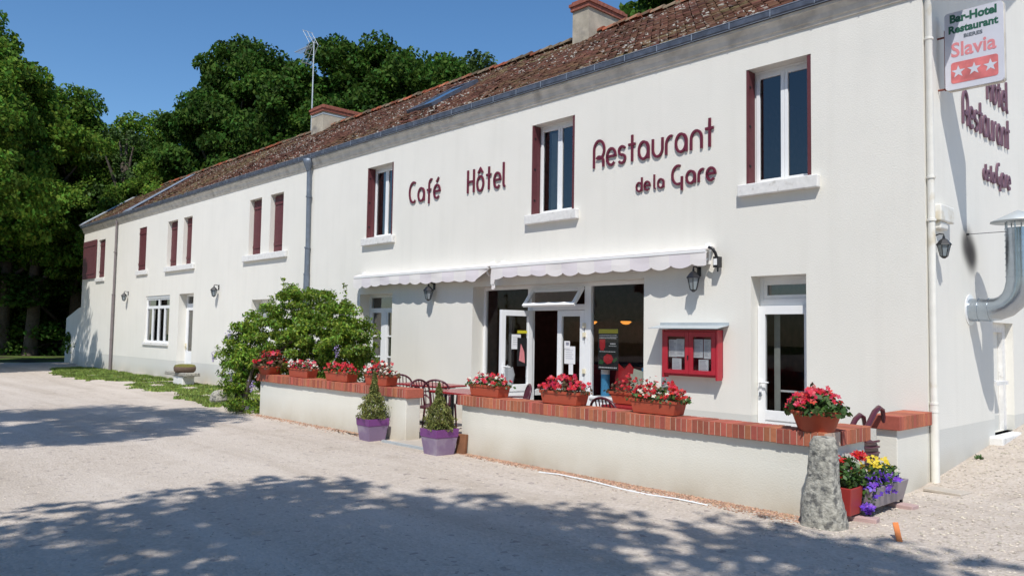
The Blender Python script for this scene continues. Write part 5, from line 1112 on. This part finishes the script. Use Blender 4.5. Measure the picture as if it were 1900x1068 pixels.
def stones(name, label, xy, s, m, seed):
    rng = np.random.default_rng(seed); n_ = len(xy); z = gz(xy[:, 0], xy[:, 1]); sz = s * rng.uniform(.5, 1.4, n_); V = []
    base = np.array([(1, 0, .1), (0, 1, .1), (-1, 0, .1), (0, -1, .1), (0.1, .1, .75), (0, 0, -.3)]); th = rng.uniform(0, 6.28, n_); el = rng.uniform(.55, 1.0, n_)
    for b_ in base:
        bx = b_[0] * rng.uniform(.8, 1.2, n_); by = b_[1] * el; V.append(np.stack([xy[:, 0] + sz * (bx * np.cos(th) - by * np.sin(th)), xy[:, 1] + sz * (bx * np.sin(th) + by * np.cos(th)), z + sz * b_[2] * el], 1))
    V = np.stack(V, 1); idx = np.arange(n_)[:, None] * 6; F_ = np.concatenate([idx + np.array([[i, (i + 1) % 4, 4]]) for i in range(4)])
    me = bpy.data.meshes.new(name); me.from_pydata(V.reshape(-1, 3).tolist(), [], F_.tolist()); me.materials.append(M[m]); me.update(); o = bpy.data.objects.new(name, me); COL.objects.link(o); tag(o, label, "gravel", kind="stuff")
rng = np.random.default_rng(12)
n_ = 9000; x = rng.uniform(-.3, 4.2, n_); y = rng.uniform(-3.4, 6, n_); k = ~((x < .03) & (y > -2.65)); xy = np.stack([x, y], 1)[k]
stones("pebbles", "loose pale pebbles scattered at the foot of the gable", xy, .016, 'pebble', 1)
n_ = 5200; x = rng.uniform(-5.2, -.1, n_); wd = .10 + .14 * (x + 5.2) / 5.1; y = -2.61 - np.abs(rng.normal(0, 1, n_)) * wd * .62; 
stones("pebbles", "brown gravel strip along the foot of the right terrace wall", np.stack([x, y], 1), .014, 'brownpebble', 2)
n_ = 1500; x = rng.uniform(-11.5, -7.2, n_); y = -2.61 - np.abs(rng.normal(0, .11, n_)); stones("pebbles", "brown gravel strip along the foot of the left terrace wall", np.stack([x, y], 1), .014, 'brownpebble', 3)
n_ = 7000; x = rng.uniform(-9, 2.2, n_); y = -2.8 - 6.2 * rng.uniform(0, 1, n_) ** 1.3; stones("pebbles", "fine pale stones scattered over the forecourt", np.stack([x, y], 1), .009, 'pebble', 4)
def weed(x, y, s, seed, lb):
    rng = np.random.default_rng(seed); c, d = on_ellipsoid(60, (0, 0, s * .5), (s, s, s * .6), rng, .1); o = quads_mesh("weed", leaves(c, .04, None, 0, .5, rng), 'leafflower'); o.location = (x, y, float(gz(x, y))); tag(o, lb, "weed")
weed(.12, 1.35, .05, 1, "small green weed at the foot of the gable"); weed(.9, 3.0, .06, 2, "small weed in the gravel beyond the side sill")

# ------------------------------------------------------------------ trees
def crown_mesh(name, seed, m, n_lobes=9, RX=4.5, H=9.5, z0=3.0, clumps=170, per=400, leaf=.21, shell=.78, droop=.3, cr=(.55, 1.05), low=False):
    rng = np.random.default_rng(seed); lobes = []
    for i in range(n_lobes):
        f = (i + .5) / n_lobes; a = i * 2.4 + rng.uniform(-.4, .4); zz = z0 + H * (.18 + .66 * f); rr_ = RX * (.62 * math.sqrt(max(0.05, 1 - (2 * f - .85) ** 2)))
        lobes.append((np.array([math.cos(a) * rr_, math.sin(a) * rr_, zz]), RX * rng.uniform(.36, .52)))
    lobes.append((np.array([0, 0, z0 + H * .5]), RX * .62)); lobes.append((np.array([rng.uniform(-.5, .5), 0, z0 + H * .84]), RX * .40))
    if low: lobes += [(np.array([math.cos(a) * RX * .75, math.sin(a) * RX * .75, z0 * .5]), RX * .42) for a in (0, 1.5, 3, 4.6)]
    wts = np.array([r_ ** 2 for _, r_ in lobes]); wts /= wts.sum(); C = []; N = []; cen = np.array([0, 0, z0 + H * .45])
    for k in range(clumps):
        lc, lr = lobes[rng.choice(len(lobes), p=wts)]; p, d = on_ellipsoid(1, lc, (lr, lr, lr * .85), rng, shell); p = p[0]; s = rng.uniform(*cr)
        q, dd = on_ellipsoid(per, p, (s, s, s * .55), rng, .15); q[:, 2] -= .18 * ((q[:, 0] - p[0]) ** 2 + (q[:, 1] - p[1]) ** 2) / s
        o = (q - cen); o /= np.linalg.norm(o, axis=1)[:, None]; C.append(q); N.append(o * .5 + np.array([0, 0, .7]) + dd * .3)
    C = np.concatenate(C); N = np.concatenate(N); N /= np.linalg.norm(N, axis=1)[:, None]
    o = quads_mesh(name, leaves(C, leaf, N, .5, .6, rng, droop=droop), m); me = o.data; bpy.data.objects.remove(o); return me, lobes
def trunk_mesh(seed, lobes, r0=.32, z0=3.0):
    rng = np.random.default_rng(seed); mb = MB(); mb.tube([(0, 0, -.3), (0, 0, .3), (.05, 0, z0 * .6), (0, .05, z0 + 1.5), (.1, 0, z0 + 4.5), (0, 0, z0 + 7)], [r0 * 1.4, r0, r0 * .85, r0 * .65, r0 * .35, .05], 10)
    for lc, lr in lobes:
        z = max(z0 * .7, lc[2] - 2.2); m_ = (lc + np.array([0, 0, z])) / 2 + np.array([0, 0, .1]); mb.tube([(0, 0, z), m_, lc], [r0 * .4, r0 * .25, .04], 7)
    o = mb.build("trunk", 'bark'); me = o.data; bpy.data.objects.remove(o); return me
KIND = {}
def kind(key, seed, m, **k):
    me, lobes = crown_mesh("crown", seed, m, **k); KIND[key] = (me, trunk_mesh(seed, lobes, z0=k.get('z0', 3.0)))
kind('A', 101, 'leafdark'); kind('B', 102, 'leafdark', n_lobes=11, RX=5.0); kind('C', 103, 'leafmid', leaf=.20, RX=4.2); kind('D', 104, 'leafmid', leaf=.20, low=True, clumps=200)
kind('E', 105, 'leafpine', RX=3.4, leaf=.17, clumps=120); kind('S', 106, 'leafdark', RX=4.6, H=8.0, z0=4.5, leaf=.26, clumps=150, per=120)
kind('P', 109, 'leafdark', RX=2.9, H=5, z0=11.5, leaf=.22, clumps=70, per=140, cr=(.4, .8), n_lobes=7)
kind('T', 107, 'leafpine', RX=2.8, H=8, clumps=34, per=90, leaf=.20, cr=(.4, .8)); kind('U', 108, 'leafdark', RX=4.0, H=4.5, z0=.8, low=True, clumps=110, per=170, n_lobes=6)
def tree(key, x, y, h, rz_, label, sxy=1.0, group=None, cat="tree", H0=13.0, z=0):
    cm, tm = KIND[key]; t = thing("broadleaf_tree" if cat == "tree" else "bush", label, cat, (x, y, z), R(rz_), group); s = h / H0; t.scale = (s * sxy, s * sxy, s)
    for nm, me in (("crown", cm), ("trunk", tm)): o = bpy.data.objects.new(nm, me); COL.objects.link(o); o.parent = t
    return t
GB = "tall trees behind the hotel"; GL = "trees at the wood edge on the left"; GO = "trees shading the forecourt behind the viewer"
def at(u, dep): d = _w + _r * ((u - 950) / 1460.63); return 3.358 + d.x * dep, -9.714 + d.y * dep
def top(v, dep): return 1.65 + dep * ((534 - v) / 1460.63 * .998 + .0594)
def T_(key, u, v, dep, rz_, label, sxy=1.0, group=None, H0=13.0): x, y = at(u, dep); return tree(key, x, y, top(v, dep) + .2, rz_, label, sxy, group, H0=H0)
T_('A', 418, 60, 43, 95, "tallest rounded dark tree left of the aerial", .74, GB)
T_('B', 345, 200, 46, 80, "dark tree shoulder between the rounded tree and the gap of sky", .8, GB)
T_('B', 500, 92, 44, 200, "dark tree directly behind the aerial", .9, GB)
T_('A', 610, 55, 41, 150, "big dark tree right of the aerial above the squat chimney", .85, GB)
T_('B', 700, 66, 42, 310, "broad dark tree right of centre above the roof ridge", .9, GB)
T_('A', 800, 92, 46, 40, "dark tree sloping down behind the skylight", .75, GB)
T_('E', 838, 62, 50, 0, "rightmost small rounded tree above the ridge left of the tall chimney", 1.0, GB)
T_('E', 815, 105, 54, 120, "low tree crown between the skylight tree and the rightmost round one", .8, GB)
T_('A', 1385, -330, 36, 60, "dark tree just showing above the ridge right of the tall chimney", .9, GB)
T_('C', 262, 208, 50, 20, "lower green tree in the dip left of the rounded tree", 1.0, GB)
T_('D', 290, 300, 40, 190, "green tree close behind the far roof end", .9, GB)
T_('T', 222, 138, 43, 30, "sparse thin-crowned tree with bare branches against the sky", .9, GL)
T_('C', 140, 170, 48, 0, "bright green tree left of the sparse one", .9, GL)
T_('C', 62, 150, 46, 60, "large green tree in the left foreground wood", .95, GL)
T_('C', 190, 250, 47, 130, "mid green tree hanging over the far roof corner", .85, GL)
T_('C', -62, 0, 33, 250, "tallest green tree cut by the left edge of the photo", .8, GL)
T_('C', -196, 50, 27, 10, "green tree just beyond the left edge", .9, GL)
T_('C', 10, 190, 46, 300, "dark shaded tree deep in the wood behind the drive", 1.1, GL)
T_('D', 110, 300, 52, 220, "shaded tree deep in the wood left of the far wing", 1.1, GL)
for i, (u, v, dep, r_) in enumerate(((-20, 470, 50, 0), (45, 500, 56, 90), (100, 480, 60, 200), (150, 470, 50, 40), (-110, 450, 46, 130), (75, 400, 70, 10), (0, 380, 72, 100), (160, 380, 72, 200))):
    x, y = at(u, dep); lb = ["shadowed bush at the far left of the wood edge", "shadowed bush beyond the drive", "shadowed bush behind the drive near the far wall", "shadowed bush just behind the low side wall", "shadowed bush beyond the left edge of the photo", "farthest dark thicket behind the drive", "farthest dark thicket at the left", "farthest dark thicket behind the low side wall"][i]
    tree('U', x, y, max(2.5, top(v, dep)), r_, lb, 1.6 if i > 4 else 1.25, "undergrowth of the wood", cat="bush", H0=6.0)
# trees behind the viewer whose crowns shade the forecourt
tree('S', 7.4, -12.8, 13.2, 0, "tree behind the viewer shading the right of the forecourt", 1.0, GO)
tree('S', 3.2, -13.3, 13.2, 100, "tree behind the viewer shading the middle of the forecourt", 1.05, GO)
tree('S', 1.0, -18.5, 13.0, 210, "tree behind the viewer shading the left front of the forecourt", 1.0, GO)
tree('P', -6.1, -13.8, 16.5, 45, "tall slim tree casting the separate shadow at the left", 1.0, GO, H0=16.5)
tree('B', 12.0, -19, 12, 45, "tree behind the viewer to the right", 1.0, GO)
tree('B', -12.0, -30, 13, 90, "tree behind the viewer across the road", 1.0, GO)
tree('A', -24.0, -32, 13, 10, "tree behind the viewer far along the road", 1.0, GO)
